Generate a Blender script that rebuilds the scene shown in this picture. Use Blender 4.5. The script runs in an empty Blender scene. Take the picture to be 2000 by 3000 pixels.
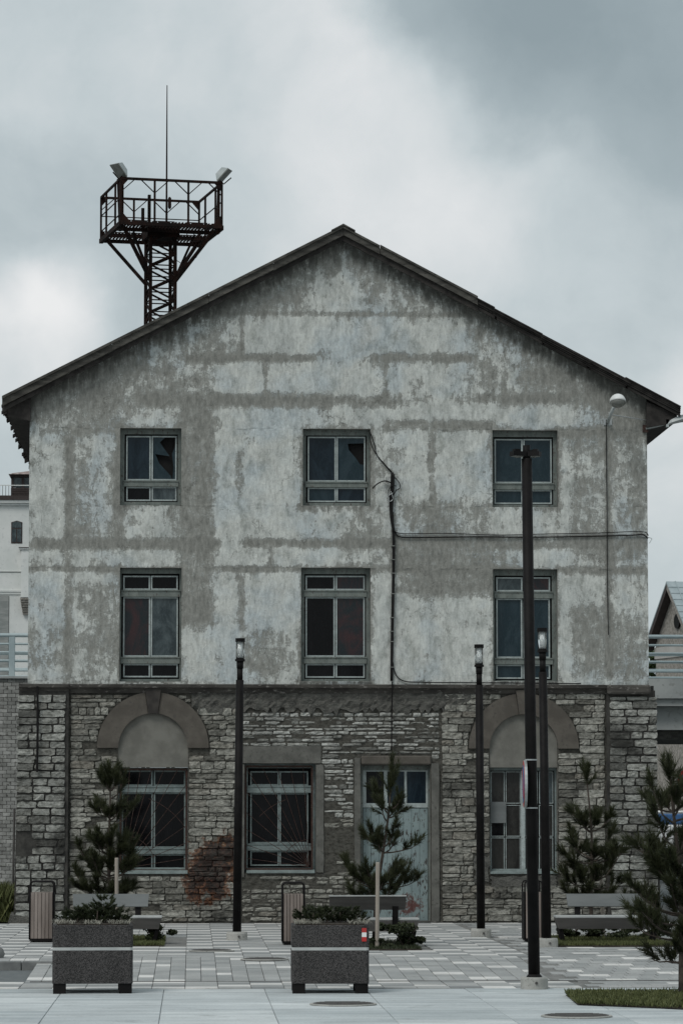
import bpy, bmesh, math, random
import numpy as np
from mathutils import Vector, Matrix, Euler
rnd = random.Random(7)
scn = bpy.context.scene
R = math.radians

# ------------------------------------------------------------------ camera
FPX = 10000.0          # focal length in photograph pixels (2000 x 3000)
HOR = 2380.0           # horizon row
D = 62.5               # metres from the camera to the facade plane
YAW = R(2.5)
PITCH = math.atan((HOR - 1500) / FPX)
CAM = Vector((-D * math.tan(YAW), -D, 2.0))
cam_d = bpy.data.cameras.new('camera'); cam = bpy.data.objects.new('camera', cam_d)
scn.collection.objects.link(cam); scn.camera = cam
cam.location = CAM; cam.rotation_euler = (R(90) + PITCH, 0, -YAW)
cam_d.sensor_fit = 'VERTICAL'; cam_d.sensor_height = 36; cam_d.sensor_width = 24
cam_d.lens = 36 * FPX / 3000; cam_d.clip_start = 0.5; cam_d.clip_end = 6000
scn.render.resolution_x = 682; scn.render.resolution_y = 1024
ROT = Euler((R(90) + PITCH, 0, -YAW)).to_matrix()

def ray(px, py): return ROT @ Vector(((px - 1000) / FPX, (1500 - py) / FPX, -1))
def PY(px, py, Y=0.0):                   # photograph pixel -> world point on the upright plane y = Y
    r = ray(px, py); return CAM + r * ((Y - CAM.y) / r.y)
def XZ(px, py, Y=0.0): p = PY(px, py, Y); return p.x, p.z
# the square drops 11 cm over a ramp towards the camera
YR1, YR2, DROP = -15.0, -19.4, -0.11
def gz(y): return 0.0 if y > YR1 else (DROP if y < YR2 else DROP * (YR1 - y) / (YR1 - YR2))
def PG(px, py):
    z = 0.0
    for _ in range(12):
        r = ray(px, py); p = CAM + r * ((z - CAM.z) / r.z); z = gz(p.y)
    return Vector((p.x, p.y, z))
def SC(p): return FPX / (p.y - CAM.y)     # pixels per metre at a depth

# ------------------------------------------------------------------ world and sun
SUN_EL, SUN_AZ = R(50), R(-142)           # sun behind the camera to the left, veiled by cloud
world = bpy.data.worlds.new('World'); scn.world = world; world.use_nodes = True
nt = world.node_tree; nt.nodes.clear()
class G:                                   # tiny node-graph helper
    def __init__(s, nt): s.nt = nt
    def n(s, t, **k):
        nd = s.nt.nodes.new(t)
        for a, b in k.items(): setattr(nd, a, b)
        return nd
    def put(s, sock, v):
        if isinstance(v, bpy.types.NodeSocket): s.nt.links.new(v, sock)
        elif isinstance(v, (tuple, list, Vector)):
            v = tuple(v); sock.default_value = v + (1,) if (len(v) == 3 and sock.type == 'RGBA') else v
        else: sock.default_value = v
    def m(s, op, a, b=None, c=None, clamp=False):
        nd = s.n('ShaderNodeMath', operation=op, use_clamp=clamp)
        for i, v in enumerate((a, b, c)):
            if v is not None: s.put(nd.inputs[i], v)
        return nd.outputs[0]
    def v(s, op, a, b=None):
        nd = s.n('ShaderNodeVectorMath', operation=op); s.put(nd.inputs[0], a)
        if b is not None: s.put(nd.inputs['Scale'] if op == 'SCALE' else nd.inputs[1], b)
        return nd.outputs[1] if op in ('LENGTH', 'DISTANCE', 'DOT_PRODUCT') else nd.outputs[0]
    def noise(s, vec, scale, detail=4, rough=.55, dist=0, col=False):
        nd = s.n('ShaderNodeTexNoise'); s.put(nd.inputs['Vector'], vec)
        for k, x in (('Scale', scale), ('Detail', detail), ('Roughness', rough), ('Distortion', dist)): nd.inputs[k].default_value = x
        return nd.outputs['Color' if col else 'Fac']
    def sm(s, x, a, b):                    # smoothstep a..b
        nd = s.n('ShaderNodeMapRange', interpolation_type='SMOOTHSTEP'); s.put(nd.inputs[0], x)
        nd.inputs[1].default_value = a; nd.inputs[2].default_value = b; return nd.outputs[0]
    def mix(s, f, a, b, mode='MIX'):
        nd = s.n('ShaderNodeMix', data_type='RGBA', blend_type=mode); s.put(nd.inputs[0], f)
        s.put(nd.inputs[6], a); s.put(nd.inputs[7], b); return nd.outputs[2]
    def ramp(s, x, stops):
        nd = s.n('ShaderNodeValToRGB'); s.put(nd.inputs[0], x); e = nd.color_ramp.elements
        while len(e) < len(stops): e.new(.5)
        for i, (p, c) in enumerate(stops): e[i].position = p; e[i].color = tuple(c) + (1,)
        return nd.outputs[0]
g = G(nt)
sky = g.n('ShaderNodeTexSky', sky_type='NISHITA'); sky.sun_disc = False
sky.sun_elevation = SUN_EL; sky.sun_rotation = SUN_AZ; sky.dust_density = 3
dirv = g.n('ShaderNodeTexCoord').outputs['Generated']
wob = g.v('SCALE', g.v('SUBTRACT', g.noise(dirv, 16, 6, .5, col=True), (.5, .5, .5)), .07)
dd = g.v('ADD', dirv, wob)
val = g.m('MULTIPLY_ADD', g.m('SUBTRACT', g.noise(dirv, 9, 6, .55), .5), .62, .515)
val = g.m('MULTIPLY_ADD', g.m('SUBTRACT', g.noise(dd, 30, 7, .62), .5), .27, val)
for (px, py, r, a) in ((1300, 20, .042, -.20), (1500, 120, .050, -.17), (1760, 150, .065, -.17), (2050, 260, .080, -.17), (1900, 0, .06, -.08),
                       (600, 90, .055, .15), (960, 300, .035, .13), (830, 60, .03, .10), (1180, 520, .050, .10), (1450, 620, .060, .11), (300, 300, .06, .05),
                       (230, 690, .055, -.10), (60, 560, .04, -.06), (110, 990, .035, .42), (30, 900, .025, .18), (1700, 930, .045, -.08),
                       (1960, 1140, .024, .28), (1960, 1480, .03, .18), (900, 700, .05, .06), (20, 100, .04, .10)):
    d0 = ray(px, py).normalized()
    val = g.m('MULTIPLY_ADD', g.sm(g.v('DISTANCE', dd, d0), r, r * .25 if a < 0 else 0.0), a, val)
cl = g.ramp(val, ((0.0, (.27, .33, .355)), (.30, (.365, .43, .455)), (.55, (.53, .59, .61)), (.80, (.70, .725, .735)), (1.0, (.82, .825, .825))))
clb = g.v('SCALE', cl, 10.5)
bg = g.n('ShaderNodeBackground'); g.put(bg.inputs[0], g.mix(.94, sky.outputs[0], clb)); bg.inputs[1].default_value = .1
wo = g.n('ShaderNodeOutputWorld'); nt.links.new(bg.outputs[0], wo.inputs[0])
sd = bpy.data.lights.new('sun', 'SUN'); sun = bpy.data.objects.new('sun', sd); scn.collection.objects.link(sun)
sd.energy = 1.4; sd.angle = R(22); sd.color = (1, .975, .94)
SUNV = Vector((math.sin(SUN_AZ) * math.cos(SUN_EL), math.cos(SUN_AZ) * math.cos(SUN_EL), math.sin(SUN_EL)))
sun.rotation_euler = SUNV.to_track_quat('Z', 'Y').to_euler()
vs = scn.view_settings; vs.view_transform = 'Standard'; vs.look = 'None'; vs.exposure = 0.0; vs.gamma = 1

# ------------------------------------------------------------------ materials
MATS = {}
def newmat(name):
    m = bpy.data.materials.new(name); m.use_nodes = True; m.node_tree.nodes.clear(); g = G(m.node_tree)
    b = g.n('ShaderNodeBsdfPrincipled'); o = g.n('ShaderNodeOutputMaterial'); m.node_tree.links.new(b.outputs[0], o.inputs[0])
    MATS[name] = m; return m, g, b
def pos(g): return g.n('ShaderNodeNewGeometry').outputs['Position']
def scaled(g, v, s): return g.v('MULTIPLY', v, s)
def bump(g, b, h, strength, dist):
    nd = g.n('ShaderNodeBump'); nd.inputs['Strength'].default_value = strength; nd.inputs['Distance'].default_value = dist
    g.put(nd.inputs['Height'], h); g.put(b.inputs['Normal'], nd.outputs[0])
def tone(g):                                # a number per piece: face attribute + object random
    a = g.n('ShaderNodeAttribute', attribute_name='tone').outputs['Fac']
    return g.m('FRACT', g.m('ADD', a, g.n('ShaderNodeObjectInfo').outputs['Random']))
def simple(name, c1, c2=None, scale=4, rough=.8, bs=0, bd=.01, stretch=(1, 1, 1), lo=.35, hi=.65, metal=0, spec=.4, c3=None, per=0):
    m, g, b = newmat(name); p = scaled(g, pos(g), stretch)
    n = g.noise(p, scale, 6, .6)
    col = g.mix(g.sm(n, lo, hi), c1, c2 or tuple(x * .75 for x in c1))
    if c3: col = g.mix(g.sm(g.noise(p, scale * 5.3, 5, .6), .56, .68), col, c3)
    if per: col = g.mix(1.0, col, g.ramp(tone(g), ((0, (1 - per,) * 3), (1, (1,) * 3))), 'MULTIPLY')
    g.put(b.inputs['Base Color'], col); b.inputs['Roughness'].default_value = rough; b.inputs['Metallic'].default_value = metal
    b.inputs['Specular IOR Level'].default_value = spec
    if bs: bump(g, b, g.noise(p, scale * 4, 5, .65), bs, bd)
    return m
# plaster: white paint brushed over grey render; 'wear' says where the render is bare
m, g, b = newmat('plaster'); p = pos(g)
wear = g.n('ShaderNodeAttribute', attribute_name='wear').outputs['Fac']
st1 = g.noise(scaled(g, g.v('ADD', p, g.v('SCALE', g.noise(p, 1.2, 3, .5, col=True), .35)), (1, 1, .16)), 11, 6, .65)
st2 = g.noise(scaled(g, g.v('ADD', p, g.v('SCALE', g.noise(p, .9, 3, .5, col=True), .8)), (1, 1, .13)), 30, 5, .7)
bl1 = g.noise(p, 1.5, 6, .62); bl2 = g.noise(p, 6.5, 6, .68); fi = g.noise(p, 38, 5, .7)
w = g.m('MULTIPLY_ADD', g.m('SUBTRACT', bl1, .5), 2.0, wear)
w = g.m('MULTIPLY_ADD', g.m('SUBTRACT', st1, .5), 1.35, w)
w = g.m('MULTIPLY_ADD', g.m('SUBTRACT', st2, .5), .95, w)
w = g.m('MULTIPLY_ADD', g.m('SUBTRACT', bl2, .5), 2.0, w)
w = g.m('MULTIPLY_ADD', g.m('SUBTRACT', fi, .5), 1.15, w)
bare = g.m('ADD', g.m('MULTIPLY', g.sm(w, -.35, .65), .58), g.m('MULTIPLY', g.sm(w, .02, .17), .42))
light = g.ramp(g.noise(p, .8, 4, .55), ((.30, (.46, .485, .475)), (.48, (.555, .57, .545)), (.62, (.455, .50, .515)), (.8, (.57, .565, .53))))
light = g.mix(1.0, light, g.ramp(g.noise(scaled(g, p, (1, 1, .3)), 20, 5, .7), ((.28, (.68,) * 3), (.58, (1.0,) * 3))), 'MULTIPLY')
light = g.mix(1.0, light, g.ramp(g.noise(scaled(g, g.v('ADD', p, g.v('SCALE', g.noise(p, 2.5, 4, .6, col=True), .5)), (1, 1, .45)), 5, 8, .72), ((.34, (.68, .69, .67)), (.47, (.97, .97, .96)), (.60, (1.15, 1.15, 1.135)))), 'MULTIPLY')
darkc = g.ramp(g.noise(scaled(g, p, (1, 1, .4)), 14, 6, .7), ((.3, (.145, .148, .135)), (.7, (.305, .305, .28))))
col = g.mix(bare, light, darkc)
darkening = g.n('ShaderNodeAttribute', attribute_name='darkening').outputs['Fac']
sf = g.sm(g.m('MULTIPLY_ADD', g.m('SUBTRACT', st1, .5), 1.6, g.m('MULTIPLY_ADD', g.m('SUBTRACT', bl2, .5), .9, darkening)), .35, 1.0)
col = g.mix(g.m('MULTIPLY', sf, .75), col, (.065, .066, .06))
cv = g.n('ShaderNodeTexVoronoi', feature='DISTANCE_TO_EDGE'); cv.inputs['Scale'].default_value = .75
g.put(cv.inputs['Vector'], g.v('ADD', p, g.v('SCALE', g.noise(p, 3.0, 6, .7, col=True), .6)))
crack = g.m('MULTIPLY', g.sm(cv.outputs[0], .007, .001), g.sm(g.noise(p, .9, 2), .5, .62))
col = g.mix(g.m('MULTIPLY', crack, .7), col, (.08, .08, .07))
g.put(b.inputs['Base Color'], col); b.inputs['Roughness'].default_value = .93; b.inputs['Specular IOR Level'].default_value = .2
hh = g.m('ADD', g.m('MULTIPLY', bare, -.6), g.m('ADD', g.m('MULTIPLY', fi, .7), g.m('MULTIPLY', st2, .4)))
bump(g, b, hh, .7, .025)
# rock faced limestone; rust runs at one spot, soot everywhere in patches
def stone(name, lo, hi, moss, dirt):
    m, g, b = newmat(name); p = pos(g); t = tone(g)
    c = g.ramp(t, ((0, lo), (.35, tuple((a + q) / 2 for a, q in zip(lo, hi))), (.75, hi), (1, moss)))
    n1 = g.noise(scaled(g, p, (1, 1, 1.7)), 13, 6, .7); n2 = g.noise(p, 45, 5, .7)
    c = g.mix(1.0, c, g.ramp(n1, ((.34, (.34, .34, .32)), (.58, (1.0, 1.0, .99)))), 'MULTIPLY')
    c = g.mix(g.m('MULTIPLY', g.sm(n2, .52, .66), .5), c, (.05, .05, .045))
    c = g.mix(g.m('MULTIPLY', g.sm(g.noise(p, 1.1, 5, .65), .5, .70), dirt), c, (.035, .035, .032))
    x, z = XZ(615, 2560); x2, z2 = XZ(655, 2500)
    e1 = g.v('LENGTH', g.v('DIVIDE', g.v('SUBTRACT', p, (x, 0, z)), (.55, 1, .58)))
    e2 = g.v('LENGTH', g.v('DIVIDE', g.v('SUBTRACT', p, (x2, 0, z2)), (.42, 1, .42)))
    rf = g.m('MAXIMUM', g.sm(g.m('MULTIPLY_ADD', g.m('SUBTRACT', g.noise(p, 3.5, 7, .75), .5), 3.0, e1), 1.05, .35),
             g.sm(g.m('MULTIPLY_ADD', g.m('SUBTRACT', g.noise(p, 4.5, 7, .75), .5), 3.0, e2), 1.0, .3))
    rust_c = g.mix(g.sm(rf, .25, .85), g.ramp(g.noise(p, 9, 6, .75), ((.36, (.05, .024, .016)), (.55, (.16, .062, .028)), (.68, (.26, .14, .07)))),
                   g.ramp(g.noise(p, 11, 6, .75), ((.45, (.013, .009, .008)), (.58, (.034, .015, .012)), (.68, (.11, .045, .026)), (.74, (.26, .23, .20)))))
    c = g.mix(g.m('MULTIPLY', g.sm(rf, .02, .4), .86), c, rust_c)
    g.put(b.inputs['Base Color'], c); b.inputs['Roughness'].default_value = .95; b.inputs['Specular IOR Level'].default_value = .15
    bump(g, b, g.m('ADD', g.noise(scaled(g, p, (1, 1, 2)), 16, 6, .75), g.m('MULTIPLY', n2, .4)), .65, .022)
stone('stone_pier', (.11, .11, .102), (.40, .405, .38), (.19, .185, .168), .95)
stone('stone_wall', (.15, .146, .13), (.385, .38, .345), (.225, .21, .183), .75)
stone('stone_pale', (.16, .16, .148), (.56, .565, .54), (.30, .30, .28), .6)
simple('mortar_dark', (.028, .027, .025), (.06, .058, .052), 5, .95, .6, .02)
stone('mortar', (.075, .072, .063), (.115, .111, .098), (.09, .086, .076), .7)
simple('render_dim', (.085, .084, .076), (.135, .133, .12), 2.6, .95, .6, .02, c3=(.07, .069, .062)); simple('render_grey', (.13, .13, .118), (.20, .198, .18), 2.2, .95, .5, .015, c3=(.105, .105, .095))
simple('render_rough', (.065, .064, .058), (.13, .128, .115), 5, .95, 1, .05, stretch=(1, 1, 1.6), c3=(.16, .155, .14))
simple('arch_render', (.072, .064, .054), (.105, .094, .08), 3, .9, .35, .01, c3=(.07, .063, .055))
simple('tympanum', (.125, .122, .108), (.175, .171, .152), 2.5, .92, .35, .01)
simple('cornice', (.035, .032, .029), (.075, .07, .062), 4, .9, .6, .02, stretch=(.4, 1, 1), c3=(.2, .19, .175)); simple('keystone', (.028, .025, .023), (.05, .045, .04), 5, .9, .5, .01)
simple('roof_wood', (.045, .043, .038), (.11, .105, .092), 6, .9, .6, .01, stretch=(.35, 1, 1.4), c3=(.03, .028, .026), per=.3)
simple('roof_dark', (.016, .014, .013), (.04, .036, .033), 6, .9, .5, .01, per=.35)
simple('casing', (.115, .135, .125), (.17, .19, .175), 7, .75, .4, .006, stretch=(1, 1, .4), c3=(.07, .055, .047))
simple('sash', (.37, .42, .415), (.28, .32, .315), 9, .7, .3, .005, c3=(.16, .14, .125))
simple('sash_blue', (.20, .245, .24), (.145, .178, .175), 8, .7, .3, .005, c3=(.12, .10, .09))
simple('rust', (.028, .015, .012), (.05, .024, .018), 9, .85, .4, .005, c3=(.12, .10, .085))
simple('room_shade', (.012, .011, .011), (.008, .008, .008), 3, 1)  # near-black colour stands in for the shade of unlit rooms
def glass(name, c1, c2, rough=.08, scale=1.7, spec=.5):
    m, g, b = newmat(name); p = scaled(g, pos(g), (1, 1, .45))
    c = g.mix(g.sm(g.noise(p, scale, 5, .65, 1.8), .38, .66), c1, c2); c = g.mix(g.m('MULTIPLY', g.sm(g.noise(p, scale * 22, 4, .7), .5, .75), .35), c, tuple(x * 1.7 + .01 for x in c2))
    g.put(b.inputs['Base Color'], c); b.inputs['Roughness'].default_value = rough; b.inputs['Specular IOR Level'].default_value = spec
glass('glass_blue', (.004, .010, .016), (.013, .024, .034), .1, 3.2, .22); glass('glass_teal', (.011, .024, .031), (.022, .038, .047), .18, 3, .22)
glass('glass_dark', (.003, .003, .0035), (.006, .006, .007), .06, spec=.14); glass('glass_grey', (.022, .033, .037), (.07, .09, .095), .2, 2.2, .35)
glass('glass_red_reflection', (.012, .018, .021), (.042, .020, .021), .15, 2.2, .25); glass('glass_dirty', (.012, .011, .010), (.032, .031, .028), .35, 2, .25)  # red glass: a reddish curtain reflection mixed into the pane colour
m, g, b = newmat('door_paint'); p = pos(g)
fl = g.m('ADD', g.noise(scaled(g, p, (1, 1, .35)), 26, 6, .7), g.m('MULTIPLY', g.noise(p, 3, 4), .35))
c = g.mix(g.sm(g.noise(p, 2, 4), .35, .65), (.17, .222, .228), (.215, .272, .272)); c = g.mix(g.sm(fl, .74, .80), c, (.045, .042, .038))
x, z = XZ(1205, 2655); ee = g.v('LENGTH', g.v('DIVIDE', g.v('SUBTRACT', p, (x, 0, z)), (.5, 1, .45)))
c = g.mix(g.sm(g.m('MULTIPLY_ADD', g.noise(p, 9, 6, .7), 1.9, ee), 1.45, 1.2), c, (.09, .035, .03))
g.put(b.inputs['Base Color'], c); b.inputs['Roughness'].default_value = .7; bump(g, b, fl, .4, .006)
simple('black_paint', (.004, .0035, .0035), (.009, .008, .008), 5, .62, .12, .003, spec=.16)
simple('cable', (.005, .005, .005), (.009, .008, .008), 8, .6, spec=.2)
simple('concrete', (.30, .30, .28), (.40, .395, .37), 5, .9, .4, .008, c3=(.22, .22, .20))
simple('viaduct_concrete', (.27, .285, .28), (.34, .355, .345), 1.2, .9, .3, .02, c3=(.23, .24, .23))
simple('rail_paint', (.30, .37, .385), (.36, .43, .44), 3, .5, spec=.5)
simple('tower_rust', (.009, .007, .0065), (.026, .0125, .0095), 3.5, .9, .4, .01, c3=(.006, .005, .005), spec=.15)
simple('lamp_grey', (.33, .37, .37), (.42, .45, .45), 4, .45, spec=.5); simple('lamp_white', (.62, .64, .63), (.70, .71, .70), 4, .45)
simple('lens', (.14, .145, .13), (.20, .205, .19), 6, .15, spec=.6); simple('galvanised', (.35, .37, .37), (.45, .47, .47), 8, .4, metal=.6)
def aggregate(name, lo, hi):
    m, g, b = newmat(name); p = pos(g); v = g.n('ShaderNodeTexVoronoi'); v.inputs['Scale'].default_value = 120; g.put(v.inputs['Vector'], p)
    c = g.mix(g.sm(g.v('DOT_PRODUCT', v.outputs['Color'], (.33, .33, .33)), .30, .75), lo, hi); c = g.mix(1.0, c, g.ramp(g.noise(p, 4, 4), ((.3, (.7,) * 3), (.7, (1.0,) * 3))), 'MULTIPLY')
    g.put(b.inputs['Base Color'], c); b.inputs['Roughness'].default_value = .85; bump(g, b, v.outputs['Distance'], .6, .006)
aggregate('aggregate', (.013, .012, .012), (.09, .084, .082))
simple('band', (.36, .375, .37), (.44, .45, .44), 6, .55)
simple('bin_wood', (.20, .165, .145), (.29, .245, .22), 9, .7, .2, .003, stretch=(1, 1, .12), per=.25)
simple('stake_wood', (.27, .235, .20), (.36, .32, .275), 9, .8, .3, .004, stretch=(1, 1, .15))
simple('bench_grey', (.115, .125, .125), (.15, .16, .16), 5, .75, .15, .003, stretch=(.2, 1, 1)); simple('bench_wood', (.07, .067, .064), (.10, .095, .09), 9, .7, .2, .003, stretch=(.12, 1, 1))
simple('bark', (.045, .036, .030), (.085, .068, .055), 14, .95, .6, .01)
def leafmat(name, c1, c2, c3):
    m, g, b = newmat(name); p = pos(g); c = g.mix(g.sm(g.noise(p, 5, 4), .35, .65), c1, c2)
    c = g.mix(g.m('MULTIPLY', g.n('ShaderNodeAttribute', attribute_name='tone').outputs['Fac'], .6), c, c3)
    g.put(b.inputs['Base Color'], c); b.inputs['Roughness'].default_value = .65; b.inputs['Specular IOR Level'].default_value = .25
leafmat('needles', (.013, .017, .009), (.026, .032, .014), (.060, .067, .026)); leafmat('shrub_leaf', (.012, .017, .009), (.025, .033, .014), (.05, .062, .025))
leafmat('grass', (.05, .065, .022), (.085, .10, .035), (.14, .145, .06)); leafmat('straw', (.18, .17, .14), (.27, .26, .22), (.36, .35, .30)); leafmat('tree_leaf', (.03, .05, .018), (.05, .075, .025), (.08, .11, .04))
simple('soil', (.035, .028, .022), (.06, .05, .04), 12, .95, .8, .02)
def paving(name, stops, fine=.25):
    m, g, b = newmat(name); p = pos(g); c = g.ramp(g.n('ShaderNodeAttribute', attribute_name='tone').outputs['Fac'], stops)
    c = g.mix(1.0, c, g.ramp(g.noise(p, 1.4, 5, .6), ((.3, (1 - fine,) * 3), (.7, (1.0,) * 3))), 'MULTIPLY'); c = g.mix(1.0, c, g.ramp(g.noise(p, 30, 4, .6), ((.3, (.85,) * 3), (.6, (1.0,) * 3))), 'MULTIPLY')
    c = g.mix(g.m('MULTIPLY', g.sm(g.noise(p, 2.6, 7, .72), .56, .72), .4), c, (.16, .165, .16))
    if name == 'slab': c = g.mix(1.0, c, g.ramp(g.noise(scaled(g, p, (.22, 2.2, 1)), 1.6, 5, .6), ((.35, (.80, .82, .83)), (.5, (.93, .94, .94)), (.66, (1.12, 1.12, 1.11)))), 'MULTIPLY')
    g.put(b.inputs['Base Color'], c); b.inputs['Roughness'].default_value = .85; b.inputs['Specular IOR Level'].default_value = .25
    bump(g, b, g.noise(p, 60, 4, .6), .2, .004)
paving('paver', ((0, (.27, .28, .28)), (.33, (.345, .355, .35)), (.66, (.43, .435, .425)), (1, (.70, .69, .665))))
paving('slab', ((0, (.48, .52, .53)), (.5, (.55, .585, .595)), (1, (.61, .64, .645))), .18)
simple('path_joint', (.22, .235, .24), (.28, .295, .30), 3, .95); simple('joint_sand', (.14, .14, .133), (.20, .198, .19), 6, .95); simple('asphalt', (.10, .115, .118), (.14, .15, .152), 7, .9, .5, .006); simple('earth', (.16, .16, .15), (.22, .22, .205), .5, .95)
simple('kerb', (.13, .135, .135), (.19, .195, .19), 5, .9, .4, .006); simple('iron', (.06, .058, .055), (.10, .095, .09), 12, .7, .5, .005)
simple('white_render', (.60, .62, .60), (.67, .68, .66), .8, .9, .1, .01, c3=(.55, .565, .55)); simple('white_brick', (.30, .32, .31), (.42, .435, .42), 2, .9, .4, .02, stretch=(.5, 1, 2), per=.35)
simple('grey_brick', (.27, .272, .255), (.42, .42, .40), 2.5, .95, .5, .012, per=.4, c3=(.15, .148, .135)); simple('brown_trim', (.035, .026, .024), (.05, .038, .035), 4, .7); simple('copper', (.48, .40, .37), (.56, .47, .44), 2, .5)
simple('zinc', (.30, .355, .37), (.36, .415, .43), 2, .5, per=.15); simple('house_stone', (.20, .185, .165), (.36, .335, .30), 6, .95, .8, .05); simple('house_render', (.38, .365, .34), (.44, .425, .40), 1, .9)
simple('red_paint', (.42, .025, .022), (.36, .03, .028), 5, .5); simple('blue_paint', (.035, .10, .24), (.04, .115, .26), 5, .5); simple('white_paint', (.74, .75, .74), (.68, .69, .68), 5, .5); simple('tyre', (.012, .012, .012), (.02, .02, .02), 6, .8)
mm = bpy.data.materials.new('lamp_glass'); mm.use_nodes = True; bb = mm.node_tree.nodes['Principled BSDF']; MATS['lamp_glass'] = mm
bb.inputs['Base Color'].default_value = (.85, .88, .88, 1); bb.inputs['Transmission Weight'].default_value = 1; bb.inputs['Roughness'].default_value = .12; bb.inputs['IOR'].default_value = 1.15

# ------------------------------------------------------------------ mesh helpers
COL = scn.collection
class MB:
    def __init__(s): s.v = []; s.f = []; s.t = []; s.tone = .5
    def add(s, vs, fs):
        o = len(s.v); s.v += [tuple(x) for x in vs]; s.f += [tuple(i + o for i in q) for q in fs]; s.t += [s.tone] * len(fs); return s
    def hexa(s, v): return s.add(v, ((0, 3, 2, 1), (4, 5, 6, 7), (0, 1, 5, 4), (1, 2, 6, 5), (2, 3, 7, 6), (3, 0, 4, 7)))
    def box(s, a, b):
        (x0, y0, z0), (x1, y1, z1) = a, b
        return s.hexa(((x0, y0, z0), (x1, y0, z0), (x1, y1, z0), (x0, y1, z0), (x0, y0, z1), (x1, y0, z1), (x1, y1, z1), (x0, y1, z1)))
    def cbox(s, a, b, c=.01, cz=None):               # box with chamfered edges all round (in plan) and on top
        (x0, y0, z0), (x1, y1, z1) = a, b; cz = c if cz is None else cz
        def ring(k, z): return [(x0 + c + k, y0 + k, z), (x1 - c - k, y0 + k, z), (x1 - k, y0 + c + k, z), (x1 - k, y1 - c - k, z), (x1 - c - k, y1 - k, z), (x0 + c + k, y1 - k, z), (x0 + k, y1 - c - k, z), (x0 + k, y0 + c + k, z)]
        v = ring(cz * .6, z0) + ring(0, z0 + cz) + ring(0, z1 - cz) + ring(cz * .6, z1)
        f = [tuple(range(7, -1, -1)), tuple(range(24, 32))]
        for k in range(3): f += [(k * 8 + i, k * 8 + (i + 1) % 8, k * 8 + 8 + (i + 1) % 8, k * 8 + 8 + i) for i in range(8)]
        return s.add(v, f)
    def bar(s, p, q, w, h=None):            # square bar between two points
        p, q = Vector(p), Vector(q); d = (q - p).normalized(); h = h or w
        u = d.cross(Vector((0, 0, 1)) if abs(d.z) < .95 else Vector((0, 1, 0))).normalized() * (w / 2); n = d.cross(u).normalized() * (h / 2)
        return s.hexa((p - u - n, p + u - n, p + u + n, p - u + n, q - u - n, q + u - n, q + u + n, q - u + n))
    def tube(s, pts, r, n=8, caps=True):
        pts = [Vector(p) for p in pts]; rr = r if isinstance(r, (list, tuple)) else [r] * len(pts); vs = []
        for i, p in enumerate(pts):
            d = (pts[min(i + 1, len(pts) - 1)] - pts[max(i - 1, 0)]).normalized()
            u = d.cross(Vector((0, 0, 1)) if abs(d.z) < .9 else Vector((1, 0, 0))).normalized(); w = d.cross(u)
            vs += [p + (u * math.cos(2 * math.pi * k / n) + w * math.sin(2 * math.pi * k / n)) * rr[i] for k in range(n)]
        fs = [(i * n + k, i * n + (k + 1) % n, (i + 1) * n + (k + 1) % n, (i + 1) * n + k) for i in range(len(pts) - 1) for k in range(n)]
        if caps: fs += [tuple(range(n))[::-1], tuple((len(pts) - 1) * n + k for k in range(n))]
        return s.add(vs, fs)
    def lathe(s, prof, c=(0, 0, 0), n=16):
        vs = [(c[0] + r * math.cos(2 * math.pi * k / n), c[1] + r * math.sin(2 * math.pi * k / n), c[2] + z) for r, z in prof for k in range(n)]
        fs = [(i * n + k, i * n + (k + 1) % n, (i + 1) * n + (k + 1) % n, (i + 1) * n + k) for i in range(len(prof) - 1) for k in range(n)]
        fs += [tuple(range(n))[::-1], tuple((len(prof) - 1) * n + k for k in range(n))]
        return s.add(vs, fs)
    def prism(s, poly, y0, y1):             # polygon in X-Z pushed from y0 (front) to y1
        n = len(poly); vs = [(x, y0, z) for x, z in poly] + [(x, y1, z) for x, z in poly]
        return s.add(vs, [tuple(range(n)), tuple(range(2 * n - 1, n - 1, -1))] + [(i, n + i, n + (i + 1) % n, (i + 1) % n) for i in range(n)])
    def mesh(s, name, smooth=False):
        me = bpy.data.meshes.new(name); me.from_pydata(s.v, [], s.f); a = me.attributes.new('tone', 'FLOAT', 'FACE'); a.data.foreach_set('value', s.t)
        if smooth: me.polygons.foreach_set('use_smooth', [True] * len(me.polygons))
        return me
    def build(s, name, mat, parent=None, smooth=False, fix=True):
        me = s.mesh(name, smooth)
        if fix and len(s.f) < 4000:
            bm = bmesh.new(); bm.from_mesh(me); bmesh.ops.recalc_face_normals(bm, faces=bm.faces); bm.to_mesh(me); bm.free()
        return link(name, me, mat, parent)
LAST = ['']
def link(name, me, mat, parent=None):
    if not me.materials: me.materials.append(MATS[mat])
    o = bpy.data.objects.new(name, me); COL.objects.link(o); o.parent = parent; LAST[0] = o.name; return o
def tag(o, label, cat, group=None):
    o['label'] = label; o['category'] = cat
    if group: o['group'] = group
    return o
def thing(name, label, cat, loc=(0, 0, 0), rz=0, group=None):
    o = bpy.data.objects.new(name, None); o.empty_display_size = .2; COL.objects.link(o); o.location = loc; o.rotation_euler = (0, 0, rz); return tag(o, label, cat, group)
def struct(o): o['kind'] = 'structure'; return o
def stuff(o): o['kind'] = 'stuff'; return o

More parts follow.
